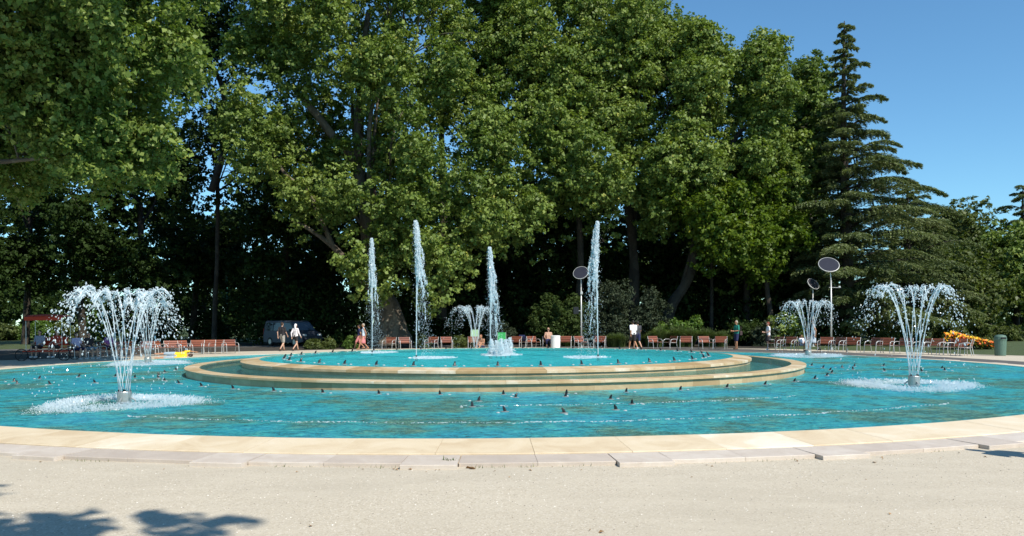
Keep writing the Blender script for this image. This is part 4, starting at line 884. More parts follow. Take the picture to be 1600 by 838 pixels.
def litter():
    global rng
    rng = np.random.default_rng(19); n = 46; a = np.radians(rng.uniform(246, 296, n)); r = 19.34 + np.abs(rng.normal(0, .22, n)); r[::5] += rng.uniform(0, 3, len(r[::5]))
    P = np.stack([CX + r * np.cos(a), CY + r * np.sin(a), np.full(n, 0.012)], 1); P = np.concatenate([P, [list(at_z(733, 731, 0.012)), list(at_z(738, 732, 0.014))]]); n += 2
    s_ = 0.02 + 0.035 * rng.random(n); s_[-2:] = 0.09
    tag(link('fallen_leaves', np_mesh('fallen_leaves', leaves(P, unit(np.array([0, 0, 1.0]) + rdir(n) * .3), s_), 4, rng.random(n)), simple('dry_leaf', (0.34, 0.20, 0.09), .8, .3)), 'small dry brown leaves lying on the gravel along the front kerb', 'leaves', kind='stuff')
litter()

# ------------------------------------------------------------------ armchairs round the pool
def make_chair():
    r = empty('armchair', (0, 0, 0), 0, 'chair', 'armchair', 'wooden armchairs round the pool')
    W = 0.76
    for s in (-1, 1):
        x = s * (W / 2 - 0.02); mb = MB()
        p, q = smoothpath([(x, -0.30, 0), (x, -0.22, 0.40), (x, -0.27, 0.62), (x, -0.33, 0.80)], [0.017] * 4, 4); mb.tube(p, q, 6)
        p, q = smoothpath([(x, 0.30, 0), (x, 0.26, 0.35), (x, 0.22, 0.54), (x, 0.08, 0.615), (x, -0.12, 0.62), (x, -0.26, 0.60)], [0.017] * 6, 4); mb.tube(p, q, 6)
        mb.tube([(x, -0.22, 0.395), (x, 0.265, 0.405)], 0.014, 6); mb.build('side_frame', M['alu'], r, smooth=True)
    sm = MB().box((0, 0, 0), (W - 0.06, 0.105, 0.022), None, 0.004).mesh('seat_slat'); sm.materials.append(M['slat'])
    for i in range(4):
        o = link('seat_slat', sm, None, r, (0, -0.16 + i * 0.12, 0.425 + 0.004 * i))
    bm_ = MB().box((0, 0, 0), (W - 0.06, 0.022, 0.10), None, 0.004).mesh('back_slat'); bm_.materials.append(M['slat'])
    for i, z in enumerate((0.51, 0.635, 0.755)):
        o = link('back_slat', bm_, None, r, (0, -0.20 - 0.16 * (z - 0.42) - 0.02, z)); o.rotation_euler = (math.radians(12), 0, 0)
    return r
chair0 = make_chair(); first_chair = [True]
def chair(px, rot, label, r=24.0, sc_=1.0):
    p = on_ring(px, 545, r); o = chair0 if first_chair[0] else copy_tree(chair0); first_chair[0] = False
    o.location = p; base = math.atan2(CY - p.y, CX - p.x) - PI / 2     # +y of the chair looks to the pool centre
    o.rotation_euler = (0, 0, base + math.radians(rot)); o['label'] = label
CH = [(166, 30, 'wooden armchair in dappled shade left of the front left spray'), (182, -10, 'wooden armchair seen just behind the left edge of the front left spray'), (205, 20, 'wooden armchair seen through the streams of the front left spray'),
      (231, -25, 'wooden armchair behind the far left spray'), (249, 20, 'wooden armchair right of the far left spray, feet of the lying person before it'), (268, -20, 'wooden armchair behind the legs of the lying person'), (288, 10, 'wooden armchair directly behind the yellow shirt of the lying person'),
      (308, -30, 'wooden armchair third from the right end of the left row'), (326, -28, 'wooden armchair, second of a close pair left of the row end'), (338, -35, 'turned wooden armchair next to last in the left row'), (361, 0, 'wooden armchair at the right end of the left row, before dark shade'),
      (608, -38, 'turned wooden armchair just right of the leftmost tall jet'), (633, 4, 'wooden armchair just left of the second tall jet'), (674, -34, 'turned wooden armchair just right of the second tall jet'), (698, 3, 'wooden armchair between the second jet and the farthest spray'), (740, 0, 'wooden armchair behind the farthest goblet spray'),
      (805, -15, 'wooden armchair right of the bubbling jets, next to the navy towel'), (834, 38, 'turned wooden armchair before the chair with the navy towel'), (884, 2, 'wooden armchair between the white bin and the solar lamp pole'), (908, 40, 'turned wooden armchair at the foot of the solar lamp by the right jet'), (937, 0, 'wooden armchair behind the tall right jet'),
      (1024, 50, 'turned wooden armchair first right of the man in white'), (1047, -38, 'turned wooden armchair second right of the man in white'), (1072, 15, 'wooden armchair before the tallest ornamental grass'), (1103, 45, 'turned wooden armchair fourth in the row left of the person in green'), (1125, 5, 'pale-topped wooden armchair nearest the person in green'),
      (1212, -25, 'wooden armchair right beside the red-haired woman'), (1232, -10, 'wooden armchair between the red-haired woman and the seated child'), (1254, 0, 'wooden armchair on which the child sits'), (1290, 12, 'pale-topped wooden armchair at the foot of the right solar lamp'), (1308, -15, 'wooden armchair just right of the right solar lamp pole'), (1331, 10, 'wooden armchair second right of the right solar lamp'),
      (1365, -8, 'wooden armchair left of the front right spray, left of a pair'), (1383, 8, 'wooden armchair left of the front right spray, right of a pair'), (1411, 0, 'wooden armchair seen through the left streams of the front right spray'), (1440, -20, 'wooden armchair seen through the right streams of the front right spray'),
      (1459, 15, 'wooden armchair just right of the front right spray streams'), (1478, -30, 'wooden armchair left of the turned pair before the flowers'), (1496, 25, 'turned wooden armchair in front of the flowers'), (1509, -60, 'wooden armchair farthest right, beside the orange flowers')]
for c_ in CH: chair(*c_)

# ------------------------------------------------------------------ people
SK = {}
def cmat(name, c, rough=0.75, var=0.12):
    if name not in SK: SK[name] = simple(name, c, rough, var, 14, 0, 0.3)
    return SK[name]
skin_a = cmat('skin_light', (0.52, 0.31, 0.22), 0.5, 0.06); skin_b = cmat('skin_tanned', (0.42, 0.21, 0.12), 0.5, 0.06)
def capsule(mb, a, b, ra, rb, seg=10):
    a, b = Vector(a), Vector(b); mb.tube([a.lerp(b, i / 3) for i in range(4)], [ra + (rb - ra) * i / 3 for i in range(4)], seg); mb.ball(a, ra, seg, 6); mb.ball(b, rb, seg, 6)
def remesh(o, v, sm=4):
    m_ = o.modifiers.new('surface', 'REMESH'); m_.mode = 'VOXEL'; m_.voxel_size = v; m_.use_smooth_shade = True
    s = o.modifiers.new('soften', 'SMOOTH'); s.factor = 0.5; s.iterations = sm
def pose(kind, f=1.0):
    J = dict(hipL=(-.09, 0, .92), hipR=(.09, 0, .92), kneeL=(-.10, .02, .50), kneeR=(.10, .02, .50), ankL=(-.10, -.01, .09), ankR=(.10, -.01, .09),
             pel=(0, 0, .96), waist=(0, .0, 1.10), chest=(0, .0, 1.30), neck=(0, -.01, 1.47), head=(0, .02, 1.62), shL=(-.185, -.01, 1.41), shR=(.185, -.01, 1.41),
             elL=(-.23, -.03, 1.12), elR=(.23, -.03, 1.12), wrL=(-.24, .06, .87), wrR=(.24, .06, .87), toe=.16)
    if kind == 'walk':
        J.update(kneeL=(-.10, .20, .53), ankL=(-.10, .32, .11), kneeR=(.10, .0, .49), ankR=(.10, -.32, .16), hipL=(-.09, .0, .91), elL=(-.23, -.14, 1.14), wrL=(-.22, -.12, .90), elR=(.23, .06, 1.13), wrR=(.22, .22, .93))
    if kind == 'hold':
        J.update(elL=(-.25, .0, 1.13), wrL=(-.14, .24, 1.10), elR=(.25, .02, 1.13), wrR=(.12, .25, 1.12), kneeL=(-.10, .06, .5), ankL=(-.10, .04, .09))
    if kind == 'sit':
        J.update(hipL=(-.09, 0, .50), hipR=(.09, 0, .50), kneeL=(-.12, .42, .52), kneeR=(.12, .42, .52), ankL=(-.13, .46, .09), ankR=(.12, .38, .09), pel=(0, -.02, .53), waist=(0, -.05, .68), chest=(0, -.09, .88), neck=(0, -.10, 1.06), head=(0, -.07, 1.21),
                 shL=(-.185, -.09, 1.0), shR=(.185, -.09, 1.0), elL=(-.25, -.05, .73), elR=(.25, -.05, .73), wrL=(-.20, .20, .66), wrR=(.20, .20, .66))
    if kind == 'ground':
        J.update(hipL=(-.09, 0, .11), hipR=(.09, 0, .11), kneeL=(-.14, .34, .38), kneeR=(.14, .34, .38), ankL=(-.12, .52, .07), ankR=(.12, .52, .07), pel=(0, -.02, .14), waist=(0, -.02, .29), chest=(0, .03, .49), neck=(0, .08, .66), head=(0, .13, .80),
                 shL=(-.185, .05, .61), shR=(.185, .05, .61), elL=(-.27, .18, .42), elR=(.27, .18, .42), wrL=(-.13, .36, .42), wrR=(.13, .36, .42))
    return J
def hand(mb, wr, el, side):
    wr, el = Vector(wr), Vector(el); d = (wr - el).normalized(); lat = Vector((0, 1, 0)) if abs(d.z) > .7 else Vector((0, 0, 1)); n_ = d.cross(lat).normalized(); lat = n_.cross(d)
    pm = wr + d * 0.055; mb.ball(pm, (0.034, 0.034, 0.040), 8, 6); mb.ball(wr + d * 0.08, 0.030, 8, 6)
    for k, L in enumerate((0.062, 0.075, 0.070, 0.055)):
        b = wr + d * 0.085 + lat * (0.028 - k * 0.019); m1 = b + d * L * 0.6 + n_ * side * 0.008; mb.tube([b, m1, m1 + d * L * 0.35 + n_ * side * 0.022], [0.0115, 0.0105, 0.009], 6)
    b = wr + d * 0.035 + lat * 0.028; mb.tube([b, b + lat * 0.03 + d * 0.03, b + lat * 0.035 + d * 0.062], [0.014, 0.012, 0.010], 6)
def person(label, loc, rz, kind='stand', h=1.74, skin=skin_a, top=None, sleeve=0.5, bottom=None, blen=0.75, skirt=None, hair=None, hair_long=False, shoes=None, slim=1.0, Jm=None, tilt=None, bare_mid=False, group=None, glasses=False):
    k = h / 1.74; r = empty('person', loc, rz, label, 'person', group); r.scale = (k, k, k)
    if tilt is not None: r.rotation_euler = tilt
    J = pose(kind); 
    if Jm: J.update(Jm)
    V = {a: (Vector(b) if not isinstance(b, float) else b) for a, b in J.items()}; s = slim; mb = MB(); hips = (V['hipL'] + V['hipR']) / 2
    for q in 'LR':
        capsule(mb, V['hip' + q], V['knee' + q], .085 * s, .053 * s); capsule(mb, V['knee' + q], V['knee' + q].lerp(V['ank' + q], .35), .052 * s, .052 * s); capsule(mb, V['knee' + q].lerp(V['ank' + q], .3), V['ank' + q], .052 * s, .034)
        fd = Vector((0, 1, -0.02)); capsule(mb, V['ank' + q] + Vector((0, -.03, -.05)), V['ank' + q] + fd * .15 + Vector((0, 0, -.058)), .036, .028)
        capsule(mb, V['sh' + q], V['el' + q], .048 * s, .037 * s); capsule(mb, V['el' + q], V['wr' + q], .037 * s, .025); hand(mb, V['wr' + q], V['el' + q], 1 if q == 'L' else -1)
    up = (V['chest'] - V['pel']).normalized()
    for x in (-.065, .065):
        X = Vector((x, 0, 0)); capsule(mb, V['pel'] + X, V['waist'] + X * .75, .098 * s, .085 * s); capsule(mb, V['waist'] + X * .75, V['chest'] + X * 1.1, .085 * s, .105 * s)
    capsule(mb, V['shL'] + Vector((.04, 0, -.01)), V['shR'] + Vector((-.04, 0, -.01)), .062 * s, .062 * s); capsule(mb, V['chest'] + up * .06, V['neck'], .08 * s, .05)
    capsule(mb, V['neck'] - up * .02, V['head'] - up * .05, .050, .048)
    hc = V['head']; mb.ball(hc + up * .02, (.073, .092, .098), 12, 9); mb.ball(hc + Vector((0, .025, -.055)), (.052, .062, .055), 10, 7)
    mb.ball(hc + Vector((0, .098, -.012)), (.014, .020, .024), 6, 5)
    for x in (-1, 1): mb.ball(hc + Vector((x * .077, -.002, .0)), (.012, .020, .032), 6, 5)
    b = mb.build('body', skin, r, smooth=True); remesh(b, .0135, 2)
    for x in (-1, 1): MB().ball(hc + Vector((x * .031, .092, .018)), .0105, 6, 5).build('eye', cmat('eye_dark', (.03, .02, .015), .2), b)
    MB().ball(hc + Vector((0, .086, -.058)), (.022, .008, .006), 6, 4).build('mouth', cmat('lips', (.35, .12, .10), .5), b)
    if glasses: MB().box(hc + Vector((0, .10, .02)), (.13, .02, .035), None, .004).build('sunglasses', M['black'], b)
    if top:
        t_ = MB()
        for x in (-.065, .065):
            X = Vector((x, 0, 0)); capsule(t_, V['pel'] + X * 1.05 + up * .0, V['waist'] + X * .85, .118 * s, .108 * s); capsule(t_, V['waist'] + X * .85, V['chest'] + X * 1.1, .108 * s, .124 * s)
        capsule(t_, V['shL'] + Vector((.03, 0, -.01)), V['shR'] + Vector((-.03, 0, -.01)), .074 * s, .074 * s); capsule(t_, V['chest'] + up * .05, V['neck'] - up * .03, .09 * s, .066)
        for q in 'LR':
            if sleeve > 0:
                e = V['sh' + q].lerp(V['el' + q], min(1, sleeve * 1.4)); capsule(t_, V['sh' + q], e, .066 * s, .058 * s)
                if sleeve > .75: capsule(t_, V['el' + q], V['el' + q].lerp(V['wr' + q], .85), .052, .042)
        remesh(t_.build('shirt', top, r, smooth=True), .018, 4)
    if bottom:
        t_ = MB(); capsule(t_, V['pel'] + Vector((-.06, 0, .01)), V['pel'] + Vector((.06, 0, .01)), .116 * s, .116 * s)
        for q in 'LR':
            capsule(t_, V['hip' + q], V['hip' + q].lerp(V['knee' + q], min(1, blen)), .104 * s, .083 * s)
            if blen > 1: capsule(t_, V['knee' + q], V['knee' + q].lerp(V['ank' + q], blen - 1), .078, .06)
        remesh(t_.build('shorts' if blen < 1.3 else 'trousers', bottom, r, smooth=True), .018, 4)
    if skirt:
        m_, L = skirt; pz = V['pel'].z + .08; t_ = MB(); prof = []
        for i in range(7): f = i / 6; prof.append((.125 + .085 * f, pz - L * f))
        t_.lathe(prof, 20, (0, 0, 0), close=False); t_.v = [(x * (1 + .05 * math.sin(i * 1.9)), y * .85 + (V['kneeL'].y + V['kneeR'].y) * .5 * max(0, (pz - z)) * .6, z) for i, (x, y, z) in enumerate(t_.v)]
        o = t_.build('skirt', m_, r, smooth=True); sd = o.modifiers.new('thickness', 'SOLIDIFY'); sd.thickness = .008
    if hair:
        t_ = MB(); t_.ball(hc + Vector((0, -.018, .045)), (.083, .093, .088), 12, 8); t_.ball(hc + Vector((0, -.045, 0)), (.078, .072, .085), 12, 8)
        if hair_long: capsule(t_, hc + Vector((0, -.06, -.02)), hc + Vector((0, -.075, -.17)), .068, .045)
        remesh(t_.build('hair', hair, r, smooth=True), .014, 1)
    if shoes:
        for q in 'LR':
            t_ = MB(); capsule(t_, V['ank' + q] + Vector((0, -.03, -.048)), V['ank' + q] + Vector((0, .15, -.056)), .046, .036); remesh(t_.build('shoe', shoes, r, smooth=True), .016, 2)
    return r
hair_br = cmat('brown_hair', (.045, .025, .015), .6); hair_gr = cmat('grey_blond_hair', (.36, .32, .26), .6); hair_red = cmat('red_hair', (.20, .035, .02), .6); hair_dk = cmat('dark_hair', (.02, .016, .014), .5)
black_c = cmat('black_cloth', (.025, .022, .025)); white_c = cmat('white_cloth', (.78, .78, .80)); navy_c = cmat('navy_cloth', (.022, .028, .085)); beige_c = cmat('beige_checked_cloth', (.34, .31, .27), .8, .35)
pink_c = cmat('pink_cloth', (.62, .22, .22)); teal_c = cmat('teal_cloth', (.015, .20, .15)); yel_c = cmat('yellow_cloth', (.85, .52, .03)); jean_c = cmat('pale_blue_cloth', (.30, .38, .45)); lil_c = cmat('lilac_cloth', (.46, .42, .58)); red_c = cmat('red_cloth', (.42, .05, .03)); palegr = cmat('pale_grey_blue_cloth', (.42, .48, .54))
white_sh = cmat('white_shoe', (.7, .7, .7)); brown_sh = cmat('brown_shoe', (.10, .05, .03)); lightb = cmat('light_blue_cloth', (.55, .65, .75))
def gp(px, py): return at_z(px, py, 0.004)
D90 = PI / 2
person('man in dark T-shirt and checked shorts walking away beside the pool', gp(441, 548.8), -0.35, 'walk', 1.80, skin_a, black_c, .55, beige_c, .85, hair=hair_br, shoes=brown_sh)
pw = person('woman with a white hooded top over her head and black shorts walking', gp(462, 548.6), -0.5, 'walk', 1.70, skin_a, cmat('white_hooded_cloth', (.72, .66, .68)), .95, black_c, .55, hair=cmat('white_hood', (.76, .74, .76)), hair_long=True, shoes=brown_sh, slim=.95)
person('grey-blond woman in light top and pink skirt walking by the left jet', gp(568, 546.8), D90 + 0.3, 'walk', 1.70, skin_b, lightb, .0, None, hair=hair_gr, skirt=(pink_c, .62), slim=.93)
person('person in navy top and pink shorts behind the woman in the pink skirt', gp(561.5, 546.0), D90, 'walk', 1.62, skin_b, navy_c, .4, pink_c, 1.0, hair=hair_dk, slim=.95)
person('tanned bare-backed man sitting on the ground by the farthest spray', gp(754, 545.3) + Vector((0, -1.0, 0)), 2.6, 'ground', 1.80, skin_b, None, 0, navy_c, .5, hair=cmat('reddish_short_hair', (.22, .09, .05)))
sp = on_ring(857, 545, 23.9); person('bare-chested man with sunglasses sitting in an armchair by the white bin', sp, PI, 'sit', 1.78, skin_a, None, 0, navy_c, 1.5, hair=cmat('bald_tan', (.40, .22, .15)), shoes=None, glasses=True)
o = copy_tree(chair0); o.location = sp + Vector((0, .12, 0)); o.rotation_euler = (0, 0, PI); o['label'] = 'wooden armchair under the bare-chested man with sunglasses'
person('man in white T-shirt and black shorts walking away right of the jets', gp(989.5, 547.0), 0.35, 'walk', 1.80, skin_b, white_c, .6, black_c, .8, hair=hair_dk, shoes=white_sh, slim=1.08)
person('person in dark shirt walking partly hidden behind the man in white', gp(996.5, 546.3), 0.3, 'walk', 1.76, skin_a, cmat('charcoal_cloth', (.06, .06, .07)), .5, navy_c, .8, hair=hair_dk, shoes=brown_sh)
person('person in teal T-shirt and navy shorts with a shoulder bag, walking left', gp(1151, 546.2), D90 + 0.25, 'hold', 1.76, skin_b, teal_c, .6, navy_c, .85, hair=hair_gr, shoes=brown_sh, slim=1.1)
bag = MB(); bag.box((0, 0, 0), (.16, .34, .26), None, .03); bag.tube([(0, .14, .1), (.02, .05, .42), (0.02, -.06, .42), (0, -.14, .1)], .012, 6)
tag(bag.build('shoulder_bag', cmat('brown_bag', (.07, .045, .045)), None, gp(1151, 546.2) + Vector((.22, -.05, .98))), 'brown bag hanging at the side of the person in teal', 'bag')
person('red-haired woman in white top and black skirt facing left', gp(1200.5, 547.5), D90, 'hold', 1.66, skin_a, white_c, .4, None, hair=hair_red, skirt=(black_c, .48), shoes=white_sh, slim=.95)
person('bare-shouldered woman in grey-blue dress standing behind the right spray', gp(1271, 549.5), D90 - .4, 'walk', 1.78, skin_b, palegr, .0, None, hair=hair_br, skirt=(palegr, .58), shoes=black_c, slim=.96)
person('small child in white sitting in an armchair by the woman in grey-blue', on_ring(1252, 546, 23.9) + Vector((0, -.12, -.0)), PI + .3, 'sit', 1.22, skin_b, white_c, .5, jean_c, .7, hair=hair_br)
# lying person : a standing figure laid along the coping
lp = on_ring(272, 556, 18.5, 0.075)
person('person in yellow T-shirt and pale blue shorts lying on the pool edge', lp + Vector((-.95, 0, .12)), 0, 'stand', 1.72, skin_b, yel_c, .6, jean_c, 1.15, hair=hair_br, tilt=(0, D90, 0.30), Jm=dict(elL=(-.20, .12, 1.60), wrL=(-.16, .10, 1.85), elR=(.25, .06, 1.55), wrR=(.2, .2, 1.78)))
# people in the shade at the left
for lab, px, kd, col, bt in (('dim seated person in lilac shirt left of the front left spray', 121, 'sit', lil_c, navy_c), ('dim seated person in purple behind the front left spray', 172, 'sit', cmat('purple_cloth', (.16, .06, .22)), black_c), ('dim seated person in dark clothes beside the lilac shirt', 140, 'sit', black_c, jean_c)):
    p = on_ring(px, 552, 23.6); o = copy_tree(chair0); o.location = p + Vector((0, .05, 0)); o.rotation_euler = (0, 0, math.atan2(CY - p.y, CX - p.x) - D90); o['label'] = 'shaded wooden armchair under the ' + lab.split(' ', 1)[1].split(' left of')[0].split(' behind')[0].split(' beside')[0]
    person(lab, p, math.atan2(CY - p.y, CX - p.x) - D90, kd, 1.74, skin_a, col, .5, bt, .9, hair=hair_dk, shoes=white_sh)
# a passer-by just outside the right of the frame throws the shadow on the kerb
person('person in dark clothes standing at the kerb just right of the picture', (6.95, 9.18, 0.004), 0.6, 'hold', 1.70, skin_a, black_c, .5, navy_c, .9, hair=hair_br, shoes=white_sh)

# ------------------------------------------------------------------ solar lamps
M['panel'] = simple('solar_panel_glass', (.03, .028, .035), .25, .1, 3, 0, .6)
M['rim'] = simple('pale_metal_rim', (.50, .50, .48), .4, .05, 6, .2)
def solar_lamp(label, px, d, base_py, disc_px, disc_py, rw, tilt, roll, cross=True, box=False, pole_top=None):
    b = at_d(px, base_py, d); b.z = 0; top = at_d(px, pole_top, d).z; c = at_d(disc_px, disc_py, d) - b; R = rw * d / F
    r = empty('solar_lamp', b, 0, label, 'lamp', 'round solar panel lamps')
    MB().tube([(0, 0, 0), (0, 0, top * .5), (0, 0, top * .98)], [0.055, 0.05, 0.04], 12).build('pole', M['alu'], r, smooth=True)
    MB().lathe([(0.14, 0), (0.14, 0.02), (0.07, 0.04), (0.06, 0.16)], 14).build('base_collar', M['alu'], r)
    Mt = (Matrix.Rotation(math.radians(roll), 4, 'Y') @ Matrix.Rotation(math.radians(tilt), 4, 'X'))
    p, q = smoothpath([(0, 0, top * .95), (c.x * .3, 0, top + (c.z - top) * .35), (c.x, .02, c.z - .06)], [.035, .03, .03], 4); MB().tube(p, q, 8).build('neck', M['alu'], r)
    n = MB().lathe([(R * .96, -.03), (R, -.02), (R, .03), (R * .95, .035), (R * .95, .022)], 32, c, Mt).build('rim', M['rim'], r)
    pn = MB().lathe([(R * .94, -.034), (R * .95, .0), (R * .95, .024)], 32, c, Mt); pn.build('solar_panel', M['panel'], r)
    MB().box(Vector((c.x * .6, 0, c.z - R * .62 - .05)), (.42, .16, .05), None, .015).build('lamp_head', M['alu'], r)
    if cross:
        z = top * .88; MB().tube([(-.12, 0, z), (.58, 0, z - .02)], .018, 6).build('cross_arm', M['alu'], r); MB().box((.5, 0, z + .03), (.12, .06, .1), None, .01).build('sensor', M['alu'], r)
    if box:
        MB().box((0.02, -.06, top * .885), (.16, .1, .2), None, .02).build('sensor', M['alu'], r); MB().box((-.36, 0, top * .6), (.36, .22, .5), None, .03).build('loudspeaker', M['black'], r); MB().bar((-.2, 0, top * .6), (0, 0, top * .6), .04, .04).build('bracket', M['alu'], r)
solar_lamp('round solar panel lamp on a slim pole left of the tall right jet', 908.5, 53.8, 543, 907.5, 426.5, 12.2, 52, -24, False, True, 447)
solar_lamp('large round solar panel lamp on a pole behind the armchairs at the right', 1299, 47.5, 549, 1295, 414, 15.8, 48, -8, True, False, 436)
solar_lamp('smaller round solar panel lamp standing further back left of the large one', 1270.5, 53.5, 544, 1270.5, 444, 10.5, 48, 32, False, False, 456)

# bins, lounger, towel ----------------------------------------------------
def bin_(label, p, mt, h, rd):
    r = empty('litter_bin', p, 0, label, 'bin'); MB().lathe([(rd * .86, 0), (rd * .9, .03), (rd, h * .72), (rd * .98, h * .72)], 18).build('body', mt, r, smooth=False)
    MB().lathe([(rd * 1.03, h * .72), (rd * 1.06, h * .78), (rd * 1.0, h * .9), (rd * .8, h * .97), (rd * .3, h)], 18).build('lid', mt, r); MB().box((0, -rd * .99, h * .84), (rd * .9, .05, h * .08), None, .01).build('opening', M['black'], r)
bin_('dull green plastic litter bin beside the orange flowers', gp(1563, 556), cmat('bin_green', (.10, .17, .13), .6), 1.0, .265)
bp = on_ring(868, 545, 23.3); r = empty('white_container', bp, 0, 'white plastic container standing between armchairs right of the seated man', 'container')
MB().lathe([(.26, 0), (.29, .03), (.31, .8), (.29, .82)], 20).build('body', M['white'], r); MB().lathe([(.325, .79), (.325, .84), (.26, .865), (.0, .87)], 20).build('lid', M['white'], r)
def lounge(label, px, col, r_=25.2, top=1.05):
    p = on_ring(px, 545, r_); r = empty('garden_chair', p, 0, label, 'chair'); al = M['alu']
    for s in (-1, 1): MB().tube([(s * .28, -.3, 0), (s * .28, .05, .45), (s * .28, .25, top)], .014, 6).build('leg', al, r); MB().tube([(s * .28, .3, 0), (s * .28, -.25, .42)], .014, 6).build('leg', al, r)
    mb = MB(); mb.add([(-.27, .05, .45), (.27, .05, .45), (.27, .25, top), (-.27, .25, top), (-.27, .08, .45), (.27, .08, .45), (.27, .28, top), (-.27, .28, top)], [(0, 1, 2, 3), (7, 6, 5, 4), (0, 4, 5, 1), (2, 6, 7, 3), (1, 5, 6, 2), (0, 3, 7, 4)]); mb.build('backrest', col, r)
    MB().box((0, -.1, .44), (.54, .38, .02)).build('seat', col, r)
lounge('garden chair with bright green back behind the bubbling jets', 784, cmat('bright_green_cloth', (.03, .30, .08)))
lounge('garden chair with pale green back behind the farthest spray', 742, cmat('pale_green_cloth', (.30, .45, .28)), 25.2, 1.25)
p = on_ring(822, 545, 24.3); o = copy_tree(chair0); o.location = p; o.rotation_euler = (0, 0, PI - 1.0); o['label'] = 'turned wooden armchair with a navy towel hung over its back'
def towel():
    mb = MB(); n = 9
    for i in range(n + 1):
        for j in range(7):
            x = -.34 + .68 * i / n; t_ = j / 6 * 2 - 1; y = .045 * (1 if t_ > 0 else -1) * min(1, abs(t_) * 5) + .015 * math.sin(i * 1.7); z = .86 - abs(t_) * (.34 + .05 * math.sin(i)) ; mb.v.append((x, y, z))
    for i in range(n):
        for j in range(6): a = i * 7 + j; mb.f.append((a, a + 1, a + 8, a + 7))
    o = mb.build('towel', navy_c, None, p + Vector((-.26, .12, .02)), smooth=True); o.rotation_euler = (0, 0, PI - 1.0); sd = o.modifiers.new('thickness', 'SOLIDIFY'); sd.thickness = .012; tag(o, 'navy towel hung over the back of a turned armchair', 'towel')
towel()

# ------------------------------------------------------------------ parked van
M['paint'] = simple('grey_blue_van_paint', (.05, .062, .085), .5, .06, 3, .2, .6); M['vglass'] = simple('dark_car_glass', (.015, .02, .025), .08, .1, 3, 0, .8); M['tyre'] = simple('tyre_rubber', (.02, .02, .02), .8)  # van paint is darkened in place of the tree shade on it
def van(label, loc, rz):
    r = empty('van', loc, rz, label, 'van'); L = 4.9; W = 1.9
    prof = [(-2.42, .35), (-2.45, .75), (-2.40, 1.15), (-2.28, 1.88), (-2.1, 1.96), (.75, 1.94), (1.0, 1.86), (1.72, 1.18), (2.3, 1.02), (2.44, .78), (2.45, .38), (2.2, .28), (-2.3, .28)]
    mb = MB(); secs = ((-W / 2, .05, .965), (-W / 2 + .05, 0, 1), (W / 2 - .05, 0, 1), (W / 2, .05, .965))
    for y, ins, k in secs:
        for x, z in prof: mb.v.append((x * (1 - ins * .3), y * (1 - max(0, z - 1.1) * .12), .28 + (z - .28) * k))
    n = len(prof)
    for s in range(3):
        for i in range(n): j = (i + 1) % n; mb.f.append((s * n + i, s * n + j, (s + 1) * n + j, (s + 1) * n + i))
    mb.f += [tuple(range(n)), tuple(3 * n + i for i in range(n - 1, -1, -1))]; mb.build('body', M['paint'], r)
    for s in (-1, 1):
        for q in ([(-2.1, 1.18), (-1.2, 1.18), (-1.2, 1.78), (-2.05, 1.78)], [(-1.1, 1.18), (-.05, 1.18), (-.05, 1.78), (-1.1, 1.78)], [(.05, 1.18), (1.45, 1.18), (.95, 1.74), (.05, 1.78)]):
            w_ = MB(); y0 = W / 2; f_ = lambda z: s * (y0 * (1 - max(0, z - 1.1) * .12) + .012)
            w_.v = [(x, f_(z), z) for x, z in q] + [(x, f_(z) - s * .03, z) for x, z in q]; w_.f = [(0, 1, 2, 3), (7, 6, 5, 4), (0, 4, 5, 1), (1, 5, 6, 2), (2, 6, 7, 3), (3, 7, 4, 0)]; w_.build('window', M['vglass'], r)
        for x in (-1.55, 1.5):
            wr = MB().lathe([(.2, -.11), (.33, -.1), (.335, 0), (.33, .1), (.2, .11)], 20, (x, s * (W / 2 - .10), .335), Matrix.Rotation(D90, 4, 'X')).build('wheel', M['tyre'], r)
            MB().lathe([(.19, -.118), (.19, .118)], 14, (x, s * (W / 2 - .10), .335), Matrix.Rotation(D90, 4, 'X')).build('hub', M['steel'], wr)
        MB().box((1.15, s * (W / 2 + .1), 1.2), (.12, .2, .2), None, .03).build('mirror', M['black'], r); MB().box((2.36, s * .68, .82), (.16, .36, .2), None, .04).build('headlight', M['white'], r); MB().box((-2.40, s * .86, 1.1), (.08, .14, .5), None, .02).build('tail_light', red_c, r)
    MB().add([(1.02, -.78, 1.84), (1.02, .78, 1.84), (1.72, .84, 1.20), (1.72, -.84, 1.20), (.98, -.78, 1.82), (.98, .78, 1.82), (1.68, .84, 1.18), (1.68, -.84, 1.18)], [(3, 2, 1, 0), (4, 5, 6, 7), (0, 1, 5, 4), (1, 2, 6, 5), (2, 3, 7, 6), (3, 0, 4, 7)]).build('windscreen', M['vglass'], r)
    MB().box((2.42, 0, .45), (.14, 1.7, .22), None, .05).build('bumper', M['black'], r); MB().box((-2.42, 0, .45), (.14, 1.7, .22), None, .05).build('bumper', M['black'], r)
vb = at_d(457, 541, 62); vb.z = 0.01; van('grey-blue van parked in the shade behind the walking couple', vb, math.radians(-38))

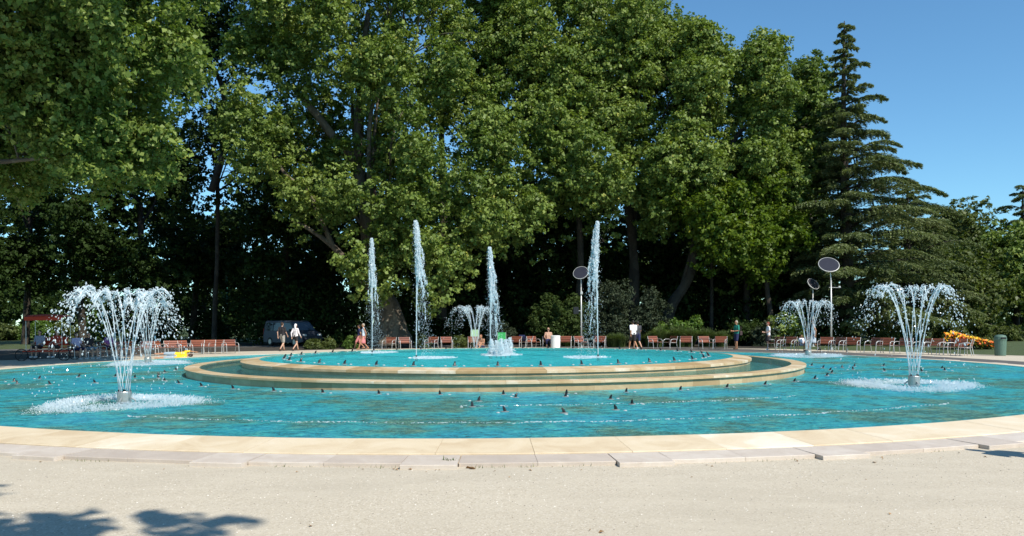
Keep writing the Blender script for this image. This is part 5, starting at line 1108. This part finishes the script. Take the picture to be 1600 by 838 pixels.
# ------------------------------------------------------------------ red-canopied pedal cart with riders
cp = at_z(76, 563, 0.004); cr = empty('pedal_cart', cp, math.radians(8), 'pedal cart with a red canopy standing in the shade at the far left', 'pedal cart')
redm = cmat('red_canopy', (.50, .05, .02), .7)
mb = MB(); nx = 8
for i in range(nx + 1):
    for j in range(5):
        x = -.85 + 1.7 * i / nx; y = -.55 + 1.1 * j / 4; mb.v.append((x, y, 2.08 + .10 * (1 - (y / .55) ** 2) + .04 * (1 - (x / .85) ** 2)))
for i in range(nx):
    for j in range(4): a = i * 5 + j; mb.f.append((a, a + 5, a + 6, a + 1))
o = mb.build('canopy', redm, cr); sd = o.modifiers.new('thickness', 'SOLIDIFY'); sd.thickness = .02
MB().box((0, -.56, 2.0), (1.7, .015, .16)).build('canopy_valance', redm, cr)
for x in (-.8, .8):
    for y in (-.5, .5): MB().tube([(x, y, .45), (x, y, 2.07)], .016, 6).build('canopy_post', M['steel'], cr)
fr = MB(); [fr.bar((x, -.6, .45), (x, .6, .45), .05, .05) for x in (-.9, .9)]; [fr.bar((-.9, y, .45), (.9, y, .45), .05, .05) for y in (-.6, 0, .6)]; fr.build('frame', redm, cr)
for x in (-.95, .95):
    for y in (-.62, .62):
        w_ = MB(); w_.tube([(x + .28 * math.cos(a), y, .28 + .28 * math.sin(a)) for a in [i * PI / 8 for i in range(17)]], .022, 6, False)
        for i in range(6): w_.tube([(x, y, .28), (x + .27 * math.cos(i * PI / 3), y, .28 + .27 * math.sin(i * PI / 3))], .005, 4)
        w_.build('wheel', M['tyre'], cr)
MB().box((0, .1, .62), (1.5, .42, .06), None, .02).build('seat', redm, cr); MB().box((0, .34, .9), (1.5, .05, .42), None, .02).build('seat_back', redm, cr)
for lab, dx, col in (('rider in grey shirt on the left of the red pedal cart', -.42, cmat('grey_cloth', (.30, .30, .36))), ('rider in red clothes on the right of the red pedal cart', .42, red_c)):
    person(lab, cp + Vector((dx, -.08, .14)), PI, 'sit', 1.72, skin_a, col, .5, black_c, .9, hair=hair_dk, shoes=white_sh)

# parasols and lamp post far off -------------------------------------------
def parasol(label, px, py, d, rpx, mt):
    c = at_d(px, py, d); R = rpx * d / F; b = Vector((c.x, c.y, 0)); r = empty('parasol', b, 0, label, 'parasol'); z = c.z + R * .2
    MB().tube([(0, 0, 0), (0, 0, z)], .03, 6).build('pole', M['white'], r)
    MB().lathe([(R, z - R * .38), (R * .5, z - R * .12), (.03, z)], 8, close=False).build('canopy', mt, r); MB().lathe([(.35, 0), (.33, .08), (.05, .12)], 12).build('base', M['curb'], r)
org = cmat('orange_cloth', (.80, .16, .03)); parasol('small orange parasol far off at the left of the van', 404, 502, 78, 6, org); parasol('orange parasol just above the rear of the van', 421, 504, 76, 7, org); parasol('small blue parasol seen over the head of the walking man', 449, 503, 70, 7, cmat('blue_cloth', (.06, .14, .50)))
for lab, px, py, d in (('red and white cafe stand panel left of the van', 419, 516, 74),):
    c = at_d(px, py, d); r = empty('cafe_stand', (c.x, c.y, 0), 0, lab, 'stand'); MB().box((0, 0, .95), (.9, .5, 1.2), None, .03).build('counter', red_c, r); MB().box((0, -.27, .45), (.8, .06, .5), None, .02).build('front_panel', M['white'], r)
c = at_d(355, 520, 86); r = empty('lamp_post', (c.x, c.y, 0), 0, 'slim green lamp post with a white globe far off at the left', 'lamp post'); zt = at_d(355, 432, 86).z
MB().tube([(0, 0, 0), (0, 0, 1), (0, 0, zt)], [.11, .08, .05], 8).build('post', cmat('lamp_green', (.05, .22, .18), .5), r); MB().ball((.12, 0, zt + .12), (.3, .3, .18), 12, 8).build('globe', M['white'], r); MB().lathe([(.2, 0), (.2, .3), (.1, .4)], 10).build('base', SK['lamp_green'], r)
